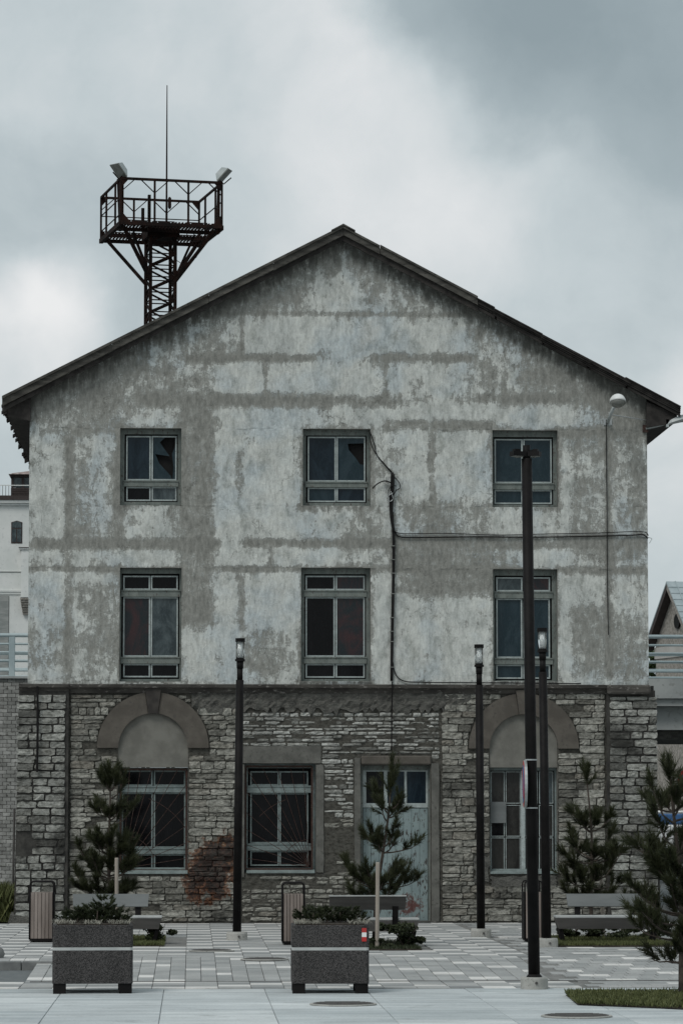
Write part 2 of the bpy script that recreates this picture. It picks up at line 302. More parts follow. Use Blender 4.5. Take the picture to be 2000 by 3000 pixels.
# ================================================================== GROUND
Yf = 0.0
ground = MB(); ground.add([(-900, -200, -.34), (900, -200, -.34), (900, 1500, -.34), (-900, 1500, -.34)], [(0, 1, 2, 3)])
struct(ground.build('ground', 'earth'))
XL, XRr = -14.0, 14.0
Yslab = PG(1000, 2897).y; Xasph = PG(100, 2852).x; Yk = PG(60, 2822).y
def sheet(ys, x0, x1, dz, th):
    mb = MB()
    for a, q in zip(ys[:-1], ys[1:]):
        za, zq = gz(a) + dz, gz(q) + dz
        mb.hexa(((x0, a, za - th), (x1, a, za - th), (x1, q, zq - th), (x0, q, zq - th), (x0, a, za), (x1, a, za), (x1, q, zq), (x0, q, zq)))
    return mb
square = sheet([Yslab, YR2, YR1, 12.0], Xasph, XRr, -.016, .25); q2 = sheet([Yk, 12.0], XL - 20, Xasph, -.016, .25)
square.v += []; square.add(q2.v, q2.f); square.add(*[(lambda z: (z.v, z.f))(sheet([Yslab, YR2], XL - 20, Xasph, -.016, .2))][0])
square = struct(square.build('square', 'joint_sand'))
path = sheet([-66, Yslab - .004], -30, 30, -.008, .2); path = struct(path.build('path', 'path_joint'))
road = MB().box((XL - 20, YR2 + .002, -.3), (Xasph - .002, Yk - .14, DROP - .004)); struct(road.build('road', 'asphalt'))
kr = MB()
kerb = struct(MB().box((XL - 20, Yk - .14, -.3), (-9.0, Yk, -.012)).build('kerb', 'kerb'))
xk = -9.0
while xk < Xasph + .35:
    ob = MB().cbox((xk + .003, Yk - .145, -.28), (xk + .995, Yk, 0.004), .012).build('kerb_stone', 'kerb', kerb); xk += 1.0
# far land beyond the square under and behind the viaduct
land = MB().box((-200, 12.0, -.3), (200, 700, -.03)); struct(land.build('road', 'asphalt'))
# pavers 0.4 m, individually laid
T = .4; tiles = []
rp = random.Random(3)
beds = []                                    # filled below, rectangles x0,x1,y0,y1 without pavers
def bedrect(pxl, pxr, pyf, depth):
    a, b_ = PG(pxl, pyf), PG(pxr, pyf); return (a.x, b_.x, (a.y + b_.y) / 2, (a.y + b_.y) / 2 + depth)
BED_L = bedrect(168, 480, 2772, 3.6); BED_M = bedrect(905, 1236, 2783, 3.4); BED_R = bedrect(1632, 1985, 2772, 3.6)
beds = [BED_L, BED_M, BED_R]
offs = [rp.randrange(4) for _ in range(200)]
ny = int((-.25 - Yslab) / T); nx = int((XRr - XL) / T)
for j in range(ny + 1):
    y0 = -.25 - (j + 1) * T
    if y0 < Yslab: break
    rampj = YR2 - .4 < y0 < YR1
    for i in range(nx * (2 if rampj else 1)):
        Tx = T / 2 if rampj else T
        right = (XL + i * Tx) > 1.8
        x0 = XL + i * Tx + (((j * .13) % .4) if right else 0)
        if x0 + Tx < Xasph - 0.02 and y0 < Yk and y0 > YR2 - .3: continue
        if any(x0 + Tx > q[0] and x0 < q[1] and y0 + T > q[2] and y0 < q[3] for q in beds): continue
        r_ = rp.random(); ramp = YR2 - .4 < y0 < YR1
        if ramp: tn = 1 if ((i // 2) * 3 + j * 2) % 7 == 0 and r_ < .9 else rp.uniform(.22, .62)
        elif right: tn = 1 if (i + j * 3) % 7 < 1 and r_ < .9 else rp.uniform(.12, .62)
        else:
            k = (j + offs[i]) % 3
            tn = (1 if r_ < .85 else .6) if k == 0 else ((rp.uniform(0, .1) if r_ < .8 else .5) if k == 2 else rp.uniform(.3, .66))
        tiles.append((x0, y0, tn, Tx))
def inview(x, y):
    d = y - CAM.y; u = ((x - CAM.x) * math.cos(YAW) - d * math.sin(YAW)) / d * FPX; return abs(u) < 1030
vis = sorted([t for t in tiles if inview(t[0] + .2, t[1])], key=lambda t: t[1])[:290]
near = set(id(t) for t in vis)
PV = {}
def paver_mesh(tn, Tx):
    k = (round(tn * 12), Tx)
    if k not in PV:
        mb = MB(); mb.tone = min(k[0] / 12, 1); h = T / 2 - .004; w = Tx / 2 - .004
        mb.add([(-w, -h, -.05), (w, -h, -.05), (w, h, -.05), (-w, h, -.05), (-w, -h, -.004), (w, -h, -.004), (w, h, -.004), (-w, h, -.004),
                (-w + .006, -h + .006, 0), (w - .006, -h + .006, 0), (w - .006, h - .006, 0), (-w + .006, h - .006, 0)],
               [(8, 9, 10, 11)] + [(a, (a + 1) % 4 + b_, (a + 1) % 4 + b_ + 4, a + 4) for b_ in (0, 4) for a in range(b_, b_ + 4)])
        PV[k] = mb.mesh('paver'); PV[k].materials.append(MATS['paver'])
    return PV[k]
far = MB(); slope = math.atan2(-DROP, YR1 - YR2)
for t in tiles:
    x, y, tn, Tx = t; yc = y + T / 2; jz = rp.uniform(-.003, .003)
    rx = slope if YR2 < yc < YR1 else 0
    if id(t) in near:
        o = bpy.data.objects.new('paver', paver_mesh(tn, Tx)); COL.objects.link(o); o.parent = square
        o.location = (x + Tx / 2, yc, gz(yc) + jz + .002); o.rotation_euler = (rx + rp.uniform(-.006, .006), rp.uniform(-.004, .004), 0)
    else:
        far.tone = tn; z0, z1 = gz(y) + jz, gz(y + T) + jz; e = .004
        far.add([(x + e, y + e, z0 - .02), (x + Tx - e, y + e, z0 - .02), (x + Tx - e, y + T - e, z1 - .02), (x + e, y + T - e, z1 - .02),
                 (x + e, y + e, z0), (x + Tx - e, y + e, z0), (x + Tx - e, y + T - e, z1), (x + e, y + T - e, z1)], [(4, 5, 6, 7), (0, 1, 5, 4), (1, 2, 6, 5), (2, 3, 7, 6), (3, 0, 4, 7)])
stuff(far.build('far_pavers', 'paver', square, fix=False))
# drain slot across the square in front of the ramp
dr = MB().box((Xasph + .02, YR2 - .045, DROP - .01), (XRr, YR2 + .045, DROP + .006)); dr.build('drain_channel', 'iron', square)
# concrete slabs of the path
SW, SD = 1.2, 1.75; ys = Yslab - .006; j = 0
while ys > -44:
    d1 = SD if j else .9
    for i in range(-9, 9):
        x0 = .55 + i * SW; mb = MB(); mb.tone = rp.random(); tone_b = mb.tone
        zz = DROP + rp.uniform(-.003, .003)
        if not inview(x0 + .6, ys - d1 / 2) and abs(x0) > 9: continue
        mb.cbox((x0 + .004, ys - d1 + .004, zz - .06), (x0 + SW - .004, ys - .004, zz + .003), .006)
        mb.build('path_slab', 'slab', path)
    ys -= d1; j += 1
sl = MB(); sl.tone = .5; sl.box((-30, -66, DROP - .1), (30, ys - .004, DROP)); sl.build('near_path', 'slab', path)

def manhole(px, py, r, label):
    p = PG(px, py); t = thing('manhole_cover', label, 'manhole cover', (p.x, p.y, p.z + .004), 0)
    MB().lathe([(r, 0), (r, .012), (r - .03, .014)], n=28).build('ring', 'concrete', t)
    mb = MB().lathe([(r - .035, .002), (r - .035, .017)], n=28)
    for k in range(-4, 5): w = math.sqrt(max((r - .06) ** 2 - (k * .06) ** 2, .001)); mb.box((-w, k * .06 - .015, .017), (w, k * .06 + .015, .022))
    mb.build('lid', 'iron', t)
manhole(1005, 2944, .37, 'round iron manhole cover below the planter with the red and white plate')
manhole(1688, 2979, .37, 'round iron manhole cover at the bottom right beside the grass')
manhole(775, 2812, .33, 'iron manhole cover in the pavers left of the middle planter')
manhole(620, 2787, .33, 'rusty manhole cover in the pavers between the left planter and lamp post')

# ================================================================== BUILDING
B = thing('stone_building', 'weathered gabled building with peeling white plaster over a stone ground floor', 'building')
XW0, XW1 = XZ(85, 1600)[0], XZ(1896, 1600)[0]             # plaster wall ends
XP0, XP1 = XZ(52, 2300)[0], XZ(1922, 2300)[0]             # pier ends
ZC = XZ(1000, 2006)[1]                                     # cornice level
apx, apz = XZ(1003, 690); lx, lz = XZ(12, 1187); rx_, rz_ = XZ(1983, 1208)
DEPTH = 20.0
def rake(x): return apz + (lz - apz) * (apx - x) / (apx - lx) if x < apx else apz + (rz_ - apz) * (x - apx) / (rx_ - apx)
UPW = [(353, 531, 1254, 1481), (887, 1085, 1256, 1482), (1441, 1633, 1260, 1486), (352, 531, 1663, 1997), (882, 1085, 1663, 1996), (1443, 1633, 1667, 1996)]
def rXZ(r): x0, z1 = XZ(r[0], r[2]); x1, z0 = XZ(r[1], r[3]); return x0, x1, z0, z1
UPR = [rXZ(r) for r in UPW]
def gridwall(x0, x1, z0, ztop, holes, step, clip=None):
    def lines(a, q, extra):
        L = list(np.linspace(a, q, max(2, int((q - a) / step) + 1))) ; L = [v for v in L if all(abs(v - e) > step * .4 for e in extra)] + [e for e in extra if a <= e <= q]
        return np.array(sorted(set(L + [a, q])))
    xs = lines(x0, x1, [h[0] for h in holes] + [h[1] for h in holes] + ([apx] if clip else [])); zs = lines(z0, ztop, [h[2] for h in holes] + [h[3] for h in holes])
    XX, ZZ = np.meshgrid(xs, zs, indexing='ij'); raw = ZZ.copy()
    if clip: cl_ = np.array([clip(x) for x in xs])[:, None]; ZZ = np.minimum(ZZ, cl_)
    xm = (xs[1:] + xs[:-1]) / 2; zm = (zs[1:] + zs[:-1]) / 2
    ok = np.ones((len(xm), len(zm)), bool)
    for h in holes: ok &= ~((xm[:, None] > h[0]) & (xm[:, None] < h[1]) & (zm[None] > h[2]) & (zm[None] < h[3]))
    if clip: ok &= ~((raw[:-1, :-1] >= cl_[:-1] - 1e-6) & (raw[1:, :-1] >= cl_[1:] - 1e-6))
    idx = np.arange(XX.size).reshape(XX.shape); ii, jj = np.nonzero(ok)
    F = np.stack([idx[ii, jj], idx[ii + 1, jj], idx[ii + 1, jj + 1], idx[ii, jj + 1]], 1)
    return XX.ravel(), ZZ.ravel(), F
X, Z, F = gridwall(XW0, XW1, ZC, apz, UPR, .045, rake)
# paint loss mapped on the wall in metres; the table below is read off in 1568 px display units
K = 2000 / 1568
DARK = [(500, 1100, 716, 728, .5), (430, 720, 812, 832, .9), (840, 1085, 812, 832, .8), (320, 900, 905, 936, .9), (1040, 1290, 906, 926, .7), (870, 1135, 964, 990, .8), (1275, 1490, 982, 1004, .8),
        (66, 500, 1238, 1262, .9), (560, 905, 1238, 1258, .9), (66, 275, 1300, 1314, .9), (500, 692, 1300, 1314, .9), (850, 1136, 1300, 1316, .8), (1284, 1490, 1302, 1320, .9), (905, 1490, 1234, 1264, .7), (905, 1200, 1262, 1372, .8),
        (551, 562, 722, 815, .9), (603, 614, 830, 910, .9), (878, 891, 830, 912, .8), (1152, 1162, 868, 925, .8), (412, 492, 930, 1440, .75), (150, 166, 1000, 1560, .75), (541, 562, 1040, 1155, .8), (548, 562, 1318, 1445, .7), (984, 1000, 990, 1172, .8), (615, 627, 1255, 1302, .9),
        (1388, 1407, 1000, 1565, .65), (262, 282, 985, 1250, .6), (410, 425, 985, 1160, .6), (690, 702, 1010, 1160, .5), (850, 862, 985, 1160, .4), (690, 700, 1320, 1560, .4), (1278, 1286, 990, 1170, .5), (900, 915, 1150, 1300, .4),
        (90, 300, 850, 1000, .35), (170, 280, 1030, 1240, .32), (930, 1130, 1150, 1240, .5), (560, 680, 1450, 1545, .6), (1285, 1480, 1000, 1240, .3), (1300, 1480, 1395, 1555, .5), (175, 275, 1330, 1560, .35), (100, 250, 1262, 1300, .25),
        (70, 170, 1440, 1540, .3), (780, 870, 1180, 1310, .55), (420, 700, 640, 720, .25), (1180, 1400, 850, 930, .45), (1320, 1480, 925, 985, .5), (300, 480, 830, 905, .25), (430, 500, 1440, 1560, .1), (700, 900, 930, 985, -.1), (920, 1130, 1400, 1540, .18), (1310, 1480, 1262, 1300, .4),
        (1100, 1135, 830, 900, .4), (640, 880, 1160, 1180, .3)]
LIGHT = [(492, 600, 838, 903, .6), (615, 870, 836, 903, .35), (565, 830, 735, 810, .55), (850, 1080, 735, 812, .6), (500, 690, 945, 1232, .4), (565, 690, 1322, 1440, .55), (68, 148, 1314, 1440, .45), (905, 1125, 1375, 1560, .45), (1000, 1130, 1000, 1150, .3), (1130, 1385, 932, 980, .6), (715, 840, 640, 712, .4),
         (640, 850, 1262, 1300, .55), (1125, 1310, 1262, 1300, .6), (505, 610, 1262, 1298, .6), (110, 400, 1266, 1298, .4), (890, 1050, 840, 905, .3), (1165, 1290, 870, 920, .4), (870, 1130, 936, 962, .5), (500, 545, 1320, 1560, .45), (425, 490, 1445, 1555, .4), (1286, 1310, 1000, 1240, .5), (1284, 1310, 1320, 1560, .6), (68, 145, 1010, 1235, .3), (715, 850, 1165, 1235, .3), (862, 895, 1330, 1560, .5), (640, 690, 1440, 1560, .4), (910, 980, 1000, 1160, .3), (1060, 1135, 1180, 1230, .2)]
wear = np.full(X.shape, -.16)
def soft(v, a, q, e): return np.clip(np.minimum((v - a) / e, (q - v) / e) * .5 + .5, 0, 1)
for lst, sg in ((DARK, 1), (LIGHT, -1)):
    for (a, q, c, d_, s_) in lst:
        x0, z1 = XZ(a * K, c * K); x1, z0 = XZ(q * K, d_ * K); wear += sg * s_ * (.85 if sg > 0 else .7) * soft(X, x0, x1, min(.14, .3 * (x1 - x0))) * soft(Z, z0, z1, min(.12, .3 * (z1 - z0)))
darkening = np.zeros(X.shape); rk = np.array([rake(x) for x in X]); dr_ = rk - Z  # darker below the rake, above the cornice, under windows, at wall ends
darkening += np.exp(-np.maximum(dr_ - .2, 0) / .32) * .85; wear += np.exp(-np.maximum(dr_ - .2, 0) / .7) * .55
darkening += np.exp(-np.maximum(Z - ZC, 0) / .07) * .5
for h in UPR:
    under = np.exp(-np.maximum(h[2] - Z, 0) / .22) * ((X > h[0] - .05) & (X < h[1] + .05) & (Z < h[2])); darkening += under * .55
    ed = np.minimum(np.minimum(abs(X - h[0]), abs(X - h[1])), np.minimum(abs(Z - h[2]), abs(Z - h[3]))); ins = (X > h[0] - .1) & (X < h[1] + .1) & (Z > h[2] - .1) & (Z < h[3] + .1); wear += np.where(ins, .45 * np.exp(-ed / .06), 0)
darkening += .5 * np.exp(-np.abs(X - XW1) / .1); darkening += .3 * np.exp(-np.abs(X - XW0) / .08)
nrng = np.random.default_rng(4)
Yv = nrng.normal(0, .0022, X.shape) + .006 * np.sin(X * 2.1 + Z * .7) * np.sin(Z * 1.7)
me = bpy.data.meshes.new('plaster_wall'); me.from_pydata(np.stack([X, Yv, Z], 1).tolist(), [], F.tolist())
for nm, arr in (('wear', wear), ('darkening', darkening)): a = me.attributes.new(nm, 'FLOAT', 'POINT'); a.data.foreach_set('value', arr.astype(np.float32))
me.polygons.foreach_set('use_smooth', [True] * len(me.polygons))
link('plaster_wall', me, 'plaster', B)
# side and rear walls, upper and lower
sw = MB()
sw.box((XW0, .02, ZC), (XW0 + .4, DEPTH, rake(XW0) - .05)); sw.build('side_wall', 'render_grey', B)
MB().box((XW1 - .4, .02, ZC), (XW1, DEPTH, rake(XW1) - .05)).build('side_wall', 'render_grey', B)
rw = MB().prism([(XW0 + .4, ZC), (XW1 - .4, ZC), (XW1 - .4, rake(XW1) - .3), (apx, apz - .1), (XW0 + .4, rake(XW0) - .3)], DEPTH - .3, DEPTH - .01); rw.build('rear_wall', 'render_grey', B)
for h in UPR:                               # plastered reveals of the upper windows
    x0, x1, z0, z1 = h; rv = MB(); d0, d1 = .004, .26
    rv.box((x0 - .02, d0, z0), (x0, d1, z1)); rv.box((x1, d0, z0), (x1 + .02, d1, z1)); rv.box((x0 - .02, d0, z1), (x1 + .02, d1, z1 + .02)); rv.box((x0 - .02, d0, z0 - .02), (x1 + .02, d1, z0)); rv.build('reveal', 'render_grey', B)

# --- roof
RZ = R(0)
def slope_pt(x, up): return rake(x) + up
def roof_strip(x0, x1, y0, y1, u0, u1, mat, name, parent, tn=.5):
    mb = MB(); mb.tone = tn; z = lambda x, u: rake(x) + u
    mb.hexa(((x0, y0, z(x0, u0)), (x1, y0, z(x1, u0)), (x1, y1, z(x1, u0)), (x0, y1, z(x0, u0)), (x0, y0, z(x0, u1)), (x1, y0, z(x1, u1)), (x1, y1, z(x1, u1)), (x0, y1, z(x0, u1))))
    return mb.build(name, mat, parent)
OV = .32
roof = roof_strip(lx + .05, apx, -OV + .03, DEPTH + .3, .01, .075, 'roof_dark', 'roof', B); roof_strip(apx, rx_ - .05, -OV + .03, DEPTH + .3, .01, .075, 'roof_dark', 'roof', B)
rr = random.Random(5)
def fascia(xa, xb, u0, u1, y0, y1, mat='roof_wood', nm='fascia_board'): roof_strip(xa, xb, y0, y1, u0, u1, mat, nm, roof, rr.random())
def px2x(px, py): return XZ(px, py)[0]
cuts = [12, 330, 612, 800, 1003]
for a, q in zip(cuts[:-1], cuts[1:]):
    j0 = rr.uniform(-.012, .012); xa, xb = px2x(a, 900), px2x(q, 900)
    fascia(xa + .002, xb - .002, -.05 + j0, .11 + j0, -OV, -OV + .028)                  # outer verge board
    fascia(xa + .0005, xb - .0005, .085, .135, -OV - .04, -OV - .003)           # weather strip on top
    fascia(xa, xb, -.14, -.055 + j0, -OV + .06, -OV + .10, 'roof_dark', 'under_board')
for a, q in ((1003, 1110), (1110, 1395)):
    j0 = rr.uniform(-.01, .01); xa, xb = px2x(a, 900), px2x(q, 900)
    fascia(xa + .004, xb - .004, -.03 + j0, .115 + j0, -OV, -OV + .028); fascia(xa + .004, xb - .004, .09 + j0, .13 + j0, -OV - .035, -OV - .003)
    fascia(xa, xb, -.14, -.035, -OV + .06, -OV + .10, 'roof_dark', 'under_board')
for k, (a, q, up) in enumerate(((1395, 1450, .10), (1445, 1588, .075), (1583, 1720, .045), (1712, 1830, .06), (1825, 1983, .085))):   # torn courses of old roofing
    xa, xb = px2x(a, 900), px2x(q, 900)
    for n_ in range(4):
        e = .02 * n_; fascia(xa - .02 + rr.uniform(-.03, .03), xb + rr.uniform(-.05, .05) * (k < 4), up - .034 * n_ - .02, up - .034 * n_ + .004, -OV + e + rr.uniform(-.02, .01), -OV + e + .3, 'roof_dark', 'roofing_strip')
    fascia(xa, xb, -.10, -.045, -OV + .07, -OV + .11, 'roof_dark', 'under_board'); fascia(xa + .05, xb - .08, up - .085, up - .065, -OV + .05, -OV + .075, 'roof_wood', 'roofing_batten')
for s_ in (-1, 1):                          # ridge capping
    mb = MB(); mb.tone = .3; x2 = apx + s_ * .22
    mb.hexa(((apx, -OV - .06, apz + .13), (x2, -OV - .06, rake(x2) + .135), (x2, DEPTH, rake(x2) + .135), (apx, DEPTH, apz + .13), (apx, -OV - .06, apz + .16), (x2, -OV - .06, rake(x2) + .155), (x2, DEPTH, rake(x2) + .155), (apx, DEPTH, apz + .16))); mb.build('ridge_cap', 'roof_wood', roof)
# eaves: rafter tails, soffit boards and ragged shingles seen from below
def eave(xe, xwall, sgn):
    y = -OV + .15; k = 0
    n_sh = 0
    while y < 13:
        w = rr.uniform(.10, .22); out = rr.uniform(-.05, .06) + (.02 if k % 3 else -.02)
        if k == 2 and sgn < 0: out -= .10
        mb = MB(); mb.tone = rr.random(); xa = xe - sgn * .25; xb = xe + sgn * out
        za, zb = rake(xa), rake(xb); lo = rr.uniform(-.07, -.03)
        mb.hexa(((xa, y, za + lo), (xb, y, zb + lo), (xb, y + w * .92, zb + lo), (xa, y + w * .92, za + lo), (xa, y, za + .006), (xb, y, zb + .006), (xb, y + w * .92, zb + .006), (xa, y + w * .92, za + .006)))
        mb.build('shingle', 'roof_dark', roof); y += w; k += 1
    for i in range(12):
        y = .1 + i * 1.05; x1 = xe - sgn * .06
        mb = MB(); mb.tone = rr.random(); mb.prism([(xwall, rake(xwall) - .02), (x1, rake(x1) - .08), (x1, rake(x1) - .2), (xwall, rake(xwall) - .2)], y, y + .1); mb.build('rafter_tail', 'roof_dark', roof)
    mb = MB(); mb.prism([(xe - sgn * .08, rake(xe - sgn * .08) - .08), (xe - sgn * .08, rake(xe - sgn * .08) - .26), (xwall - sgn * .03, rake(xe) - .30), (xwall - sgn * .03, rake(xwall) - .12)], -OV + .16, 13); mb.build('soffit', 'roof_dark', roof)
eave(lx, XW0 - .01, -1); eave(rx_, XW1 + .01, 1)

# --- cornice between plaster and stone
mb = MB(); xa, xb = XP0 - .02, XP1 + .02
def cseg(x0, x1, dy, tn):
    m_ = MB(); m_.tone = tn; prof = [(-.03 - dy, ZC - .16), (-.05 - dy, ZC - .09), (-.13 - dy, ZC - .06), (-.14 - dy, ZC - .005), (.05, ZC + .012), (.05, ZC - .16)]
    n = len(prof); v = [(x0, y, z) for y, z in prof] + [(x1, y, z) for y, z in prof]
    m_.add(v, [tuple(range(n)), tuple(range(2 * n - 1, n - 1, -1))] + [(i, (i + 1) % n, n + (i + 1) % n, n + i) for i in range(n)]); m_.build('cornice', 'cornice', B)
xe1, xe2 = XZ(203, 2006)[0], XZ(1774, 2006)[0]
cseg(XP0 + .02, xe1, .06, .3); segs = [xe1 + .003 + (xe2 - xe1) * k / 7 for k in range(8)]
for a, q in zip(segs[:-1], segs[1:]): cseg(a, q - .004, .0, rr.random())
m_ = MB(); m_.tone = .2; m_.cbox((xe2, -.24, ZC - .17), (XP1 - .12, .04, ZC - .004), .03); m_.build('cornice', 'cornice', B)

# --- ground floor backing with openings
G1 = (347, 550, 2091, 2557); G2 = (716, 925, 2237, 2557); G3 = (1056, 1261, 2242, 2702); G4 = (1433, 1633, 2091, 2560)
GR = [rXZ(r) for r in (G1, G2, G3, G4)]
X2, Z2, F2 = gridwall(xe1 - .1, xe2 + .1, -.3, ZC - .1, GR, .12)
me = bpy.data.meshes.new('stone_wall'); Y2 = .012 + nrng.normal(0, .004, X2.shape); me.from_pydata(np.stack([X2, Y2, Z2], 1).tolist(), [], F2.tolist()); backing = link('mortar_bed', me, 'mortar', B)
MB().box((XP0, .3, -.3), (XP0 + .5, DEPTH, ZC)).build('side_wall', 'render_rough', B); MB().box((XP1 - .5, .3, -.3), (XP1, DEPTH, ZC)).build('side_wall', 'render_rough', B)
pl = MB().hexa(((XP0 - .05, -.10, -.3), (xe1, -.10, -.3), (xe1, .6, -.3), (XP0 - .05, .6, -.3), (XP0 + .03, -.10, ZC - .05), (xe1, -.10, ZC - .05), (xe1, .6, ZC - .05), (XP0 + .03, .6, ZC - .05))).build('pier', 'mortar_dark', B)
pr = MB().hexa(((xe2, -.10, -.3), (XP1 + .05, -.10, -.3), (XP1 + .05, .6, -.3), (xe2, .6, -.3), (xe2, -.10, ZC - .1), (XP1 - .03, -.10, ZC - .1), (XP1 - .03, .6, ZC - .1), (xe2, .6, ZC - .1))).build('pier', 'mortar_dark', B)
for (x0, x1, z0, z1) in GR:                  # reveals
    rv = MB(); d0, d1 = .02, .36
    rv.box((x0 - .03, d0, z0), (x0, d1, z1)); rv.box((x1, d0, z0), (x1 + .03, d1, z1)); rv.box((x0 - .03, d0, z1), (x1 + .03, d1, z1 + .03)); rv.box((x0 - .03, d0, z0 - .03), (x1 + .03, d1, z0)); rv.build('reveal', 'render_grey', B)
# --- stones
rs = random.Random(11); stones = []          # (x0,x1,z0,z1,yfront,mat)
def interval_cut(iv, a, q):
    out = []
    for (s_, e_) in iv:
        if q <= s_ or a >= e_: out.append((s_, e_)); continue
        if a - s_ > .06: out.append((s_, a))
        if e_ - q > .06: out.append((q, e_))
    return out
ARC = []
for (cxp, pr_, py_) in ((448.5, 163, 2191), (1533, 162, 2193)):
    cx, cz = XZ(cxp, py_); ARC.append((cx, cz, (pr_) / 160.0, 101 / 160.0))
PATCH = [rXZ(q) for q in ((706, 942, 2186, 2240), (924, 948, 2236, 2560), (1036, 1058, 2215, 2702), (1258, 1290, 2225, 2702), (560, 1300, 2012, 2078), (1046, 1262, 2212, 2244), (1390, 1640, 2558, 2600), (1386, 1436, 2505, 2585), (940, 1040, 2440, 2520))]
def lay(x0, x1, z0, z1, hlo, hhi, llo, lhi, gap, yf, matf, keep=lambda x, z: 1.0, z_skip=True):
    z = z0; row = 0
    while z < z1 - .05:
        h = rs.uniform(hlo, hhi)
        if z + h > z1: h = z1 - z
        iv = [(x0 + rs.uniform(0, .02), x1 - rs.uniform(0, .02))]; zm = z + h / 2
        if z_skip:
            for (a, q, c, d_) in GR:
                if z + h > c + .02 and z < d_ - .02: iv = interval_cut(iv, a - .012, q + .012)
            for (a, q, c, d_) in PATCH:
                if zm > c and zm < d_: iv = interval_cut(iv, a, q)
            for (cx, cz, ro, ri) in ARC:
                if cz - .03 < z + h and z < cz + ro: dz = max(z - cz, 0) * .5 + max(zm - cz, 0) * .5; wv = math.sqrt(max(ro * ro - dz * dz, 0)); iv = interval_cut(iv, cx - wv - .01, cx + wv + .01)
        for (a, q) in iv:
            x = a
            while x < q - .04:
                L = rs.uniform(llo, lhi)
                if q - x - L < llo * .6: L = q - x
                if rs.random() < keep(x + L / 2, zm):
                    zj = rs.uniform(-.006, .006); stones.append((x + gap * rs.uniform(.3, .8), x + L - gap * rs.uniform(.3, .8), z + gap * rs.uniform(.2, .7) + zj, z + h - gap * rs.uniform(.2, .7) + zj, yf + rs.uniform(-.012, .012), matf(x + L / 2, zm)))
                x += L
        z += h; row += 1
zt = ZC - .16
hole = rXZ((66, 98, 2436, 2498))
lay(XP0 - .03, xe1 - .04, -.05, zt, .128, .15, .20, .42, .024, -.135, lambda x, z: 'stone_pier', lambda x, z: 0.0 if hole[0] < x < hole[1] and hole[2] < z < hole[3] else 1, z_skip=False)
lay(xe2 + .03, XP1 + .02, -.05, zt - .05, .132, .15, .22, .46, .024, -.135, lambda x, z: 'stone_pier', z_skip=False)
xc0, xc1 = XZ(704, 2300)[0], XZ(1292, 2300)[0]; zb_ = XZ(1000, 2216)[1]
lay(xe1 + .02, xc0, 0.02, zt, .065, .15, .12, .46, .014, -.018, lambda x, z: 'stone_wall', lambda x, z: .95)
lay(xc1, xe2 - .02, 0.02, zt, .065, .15, .12, .46, .014, -.018, lambda x, z: 'stone_wall', lambda x, z: .95)
def kc(x, z):
    if z > zb_: return .82
    return .86 if z > XZ(1000, 2400)[1] else (.45 if z > XZ(1000, 2555)[1] else .82)
lay(xc0 + .02, xc1 - .02, 0.02, zt - .3, .05, .10, .12, .40, .022, -.004, lambda x, z: 'stone_pale' if z > XZ(1000, 2390)[1] else 'stone_wall', kc)
def stone_shape(mb, x0, x1, z0, z1, yf, yb, rg, j=.014):
    nx_, nz_ = 4, 3; v = []
    for jz in range(nz_ + 1):
        for ix in range(nx_ + 1):
            u, w = ix / nx_, jz / nz_; edge = (ix in (0, nx_)) + (jz in (0, nz_))
            x = x0 + (x1 - x0) * u; z = z0 + (z1 - z0) * w
            x += rg.uniform(-1, 1) * (x1 - x0) * (.03 if ix in (0, nx_) else .06) + (.02 * (x1 - x0) * (1 if ix == 0 else -1) if edge == 2 else 0)
            z += rg.uniform(-1, 1) * (z1 - z0) * (.06 if jz in (0, nz_) else .10) + (.05 * (z1 - z0) * (1 if jz == 0 else -1) if edge == 2 else 0)
            v.append((x, yf + rg.uniform(-1, 1) * j + (.009 if edge else 0) + (.004 if edge == 2 else 0), z))
    ring = [i for i in range(nx_ + 1)] + [(k + 1) * (nx_ + 1) - 1 for k in range(1, nz_ + 1)] + [nz_ * (nx_ + 1) + i for i in range(nx_ - 1, -1, -1)] + [k * (nx_ + 1) for k in range(nz_ - 1, 0, -1)]
    o = len(v); v += [(v[i][0], yb, v[i][2]) for i in ring]; n = len(ring)
    f = [(k * (nx_ + 1) + i, k * (nx_ + 1) + i + 1, (k + 1) * (nx_ + 1) + i + 1, (k + 1) * (nx_ + 1) + i) for k in range(nz_) for i in range(nx_)]
    f += [(ring[i], o + i, o + (i + 1) % n, ring[(i + 1) % n]) for i in range(n)]
    mb.add(v, f)
big = sorted(range(len(stones)), key=lambda i: -(stones[i][1] - stones[i][0]) * (stones[i][3] - stones[i][2]))[:296]
bigs = set(big); joined = {}
UNIT = {}
for mt in ('stone_pier', 'stone_wall', 'stone_pale'):
    UNIT[mt] = []
    for k in range(10):
        u = MB(); u.tone = 0; stone_shape(u, -.5, .5, -.5, .5, -1, 1.2, rs, .26)
        for i, q in enumerate(u.v): pass
        me = u.mesh('stone'); me.materials.append(MATS[mt]); UNIT[mt].append(me)
for i, (x0, x1, z0, z1, yf, mt) in enumerate(stones):
    if x1 - x0 < .03 or z1 - z0 < .02: continue
    if i in bigs:
        o = bpy.data.objects.new('stone', rs.choice(UNIT[mt])); COL.objects.link(o); o.parent = B
        o.location = ((x0 + x1) / 2, yf + .042, (z0 + z1) / 2); o.scale = ((x1 - x0) * rs.choice((-1, 1)), .04, (z1 - z0)); o.rotation_euler = (0, rs.uniform(-.012, .012), 0)
        if o.scale.x < 0: o.scale.x *= -1
    else:
        j_ = joined.setdefault(mt, MB()); j_.tone = rs.random(); stone_shape(j_, x0, x1, z0, z1, yf, yf + .1, rs, .012 if mt != 'stone_pale' else .009)
for mt, j_ in joined.items(): stuff(j_.build('stonework', mt, B, fix=False))
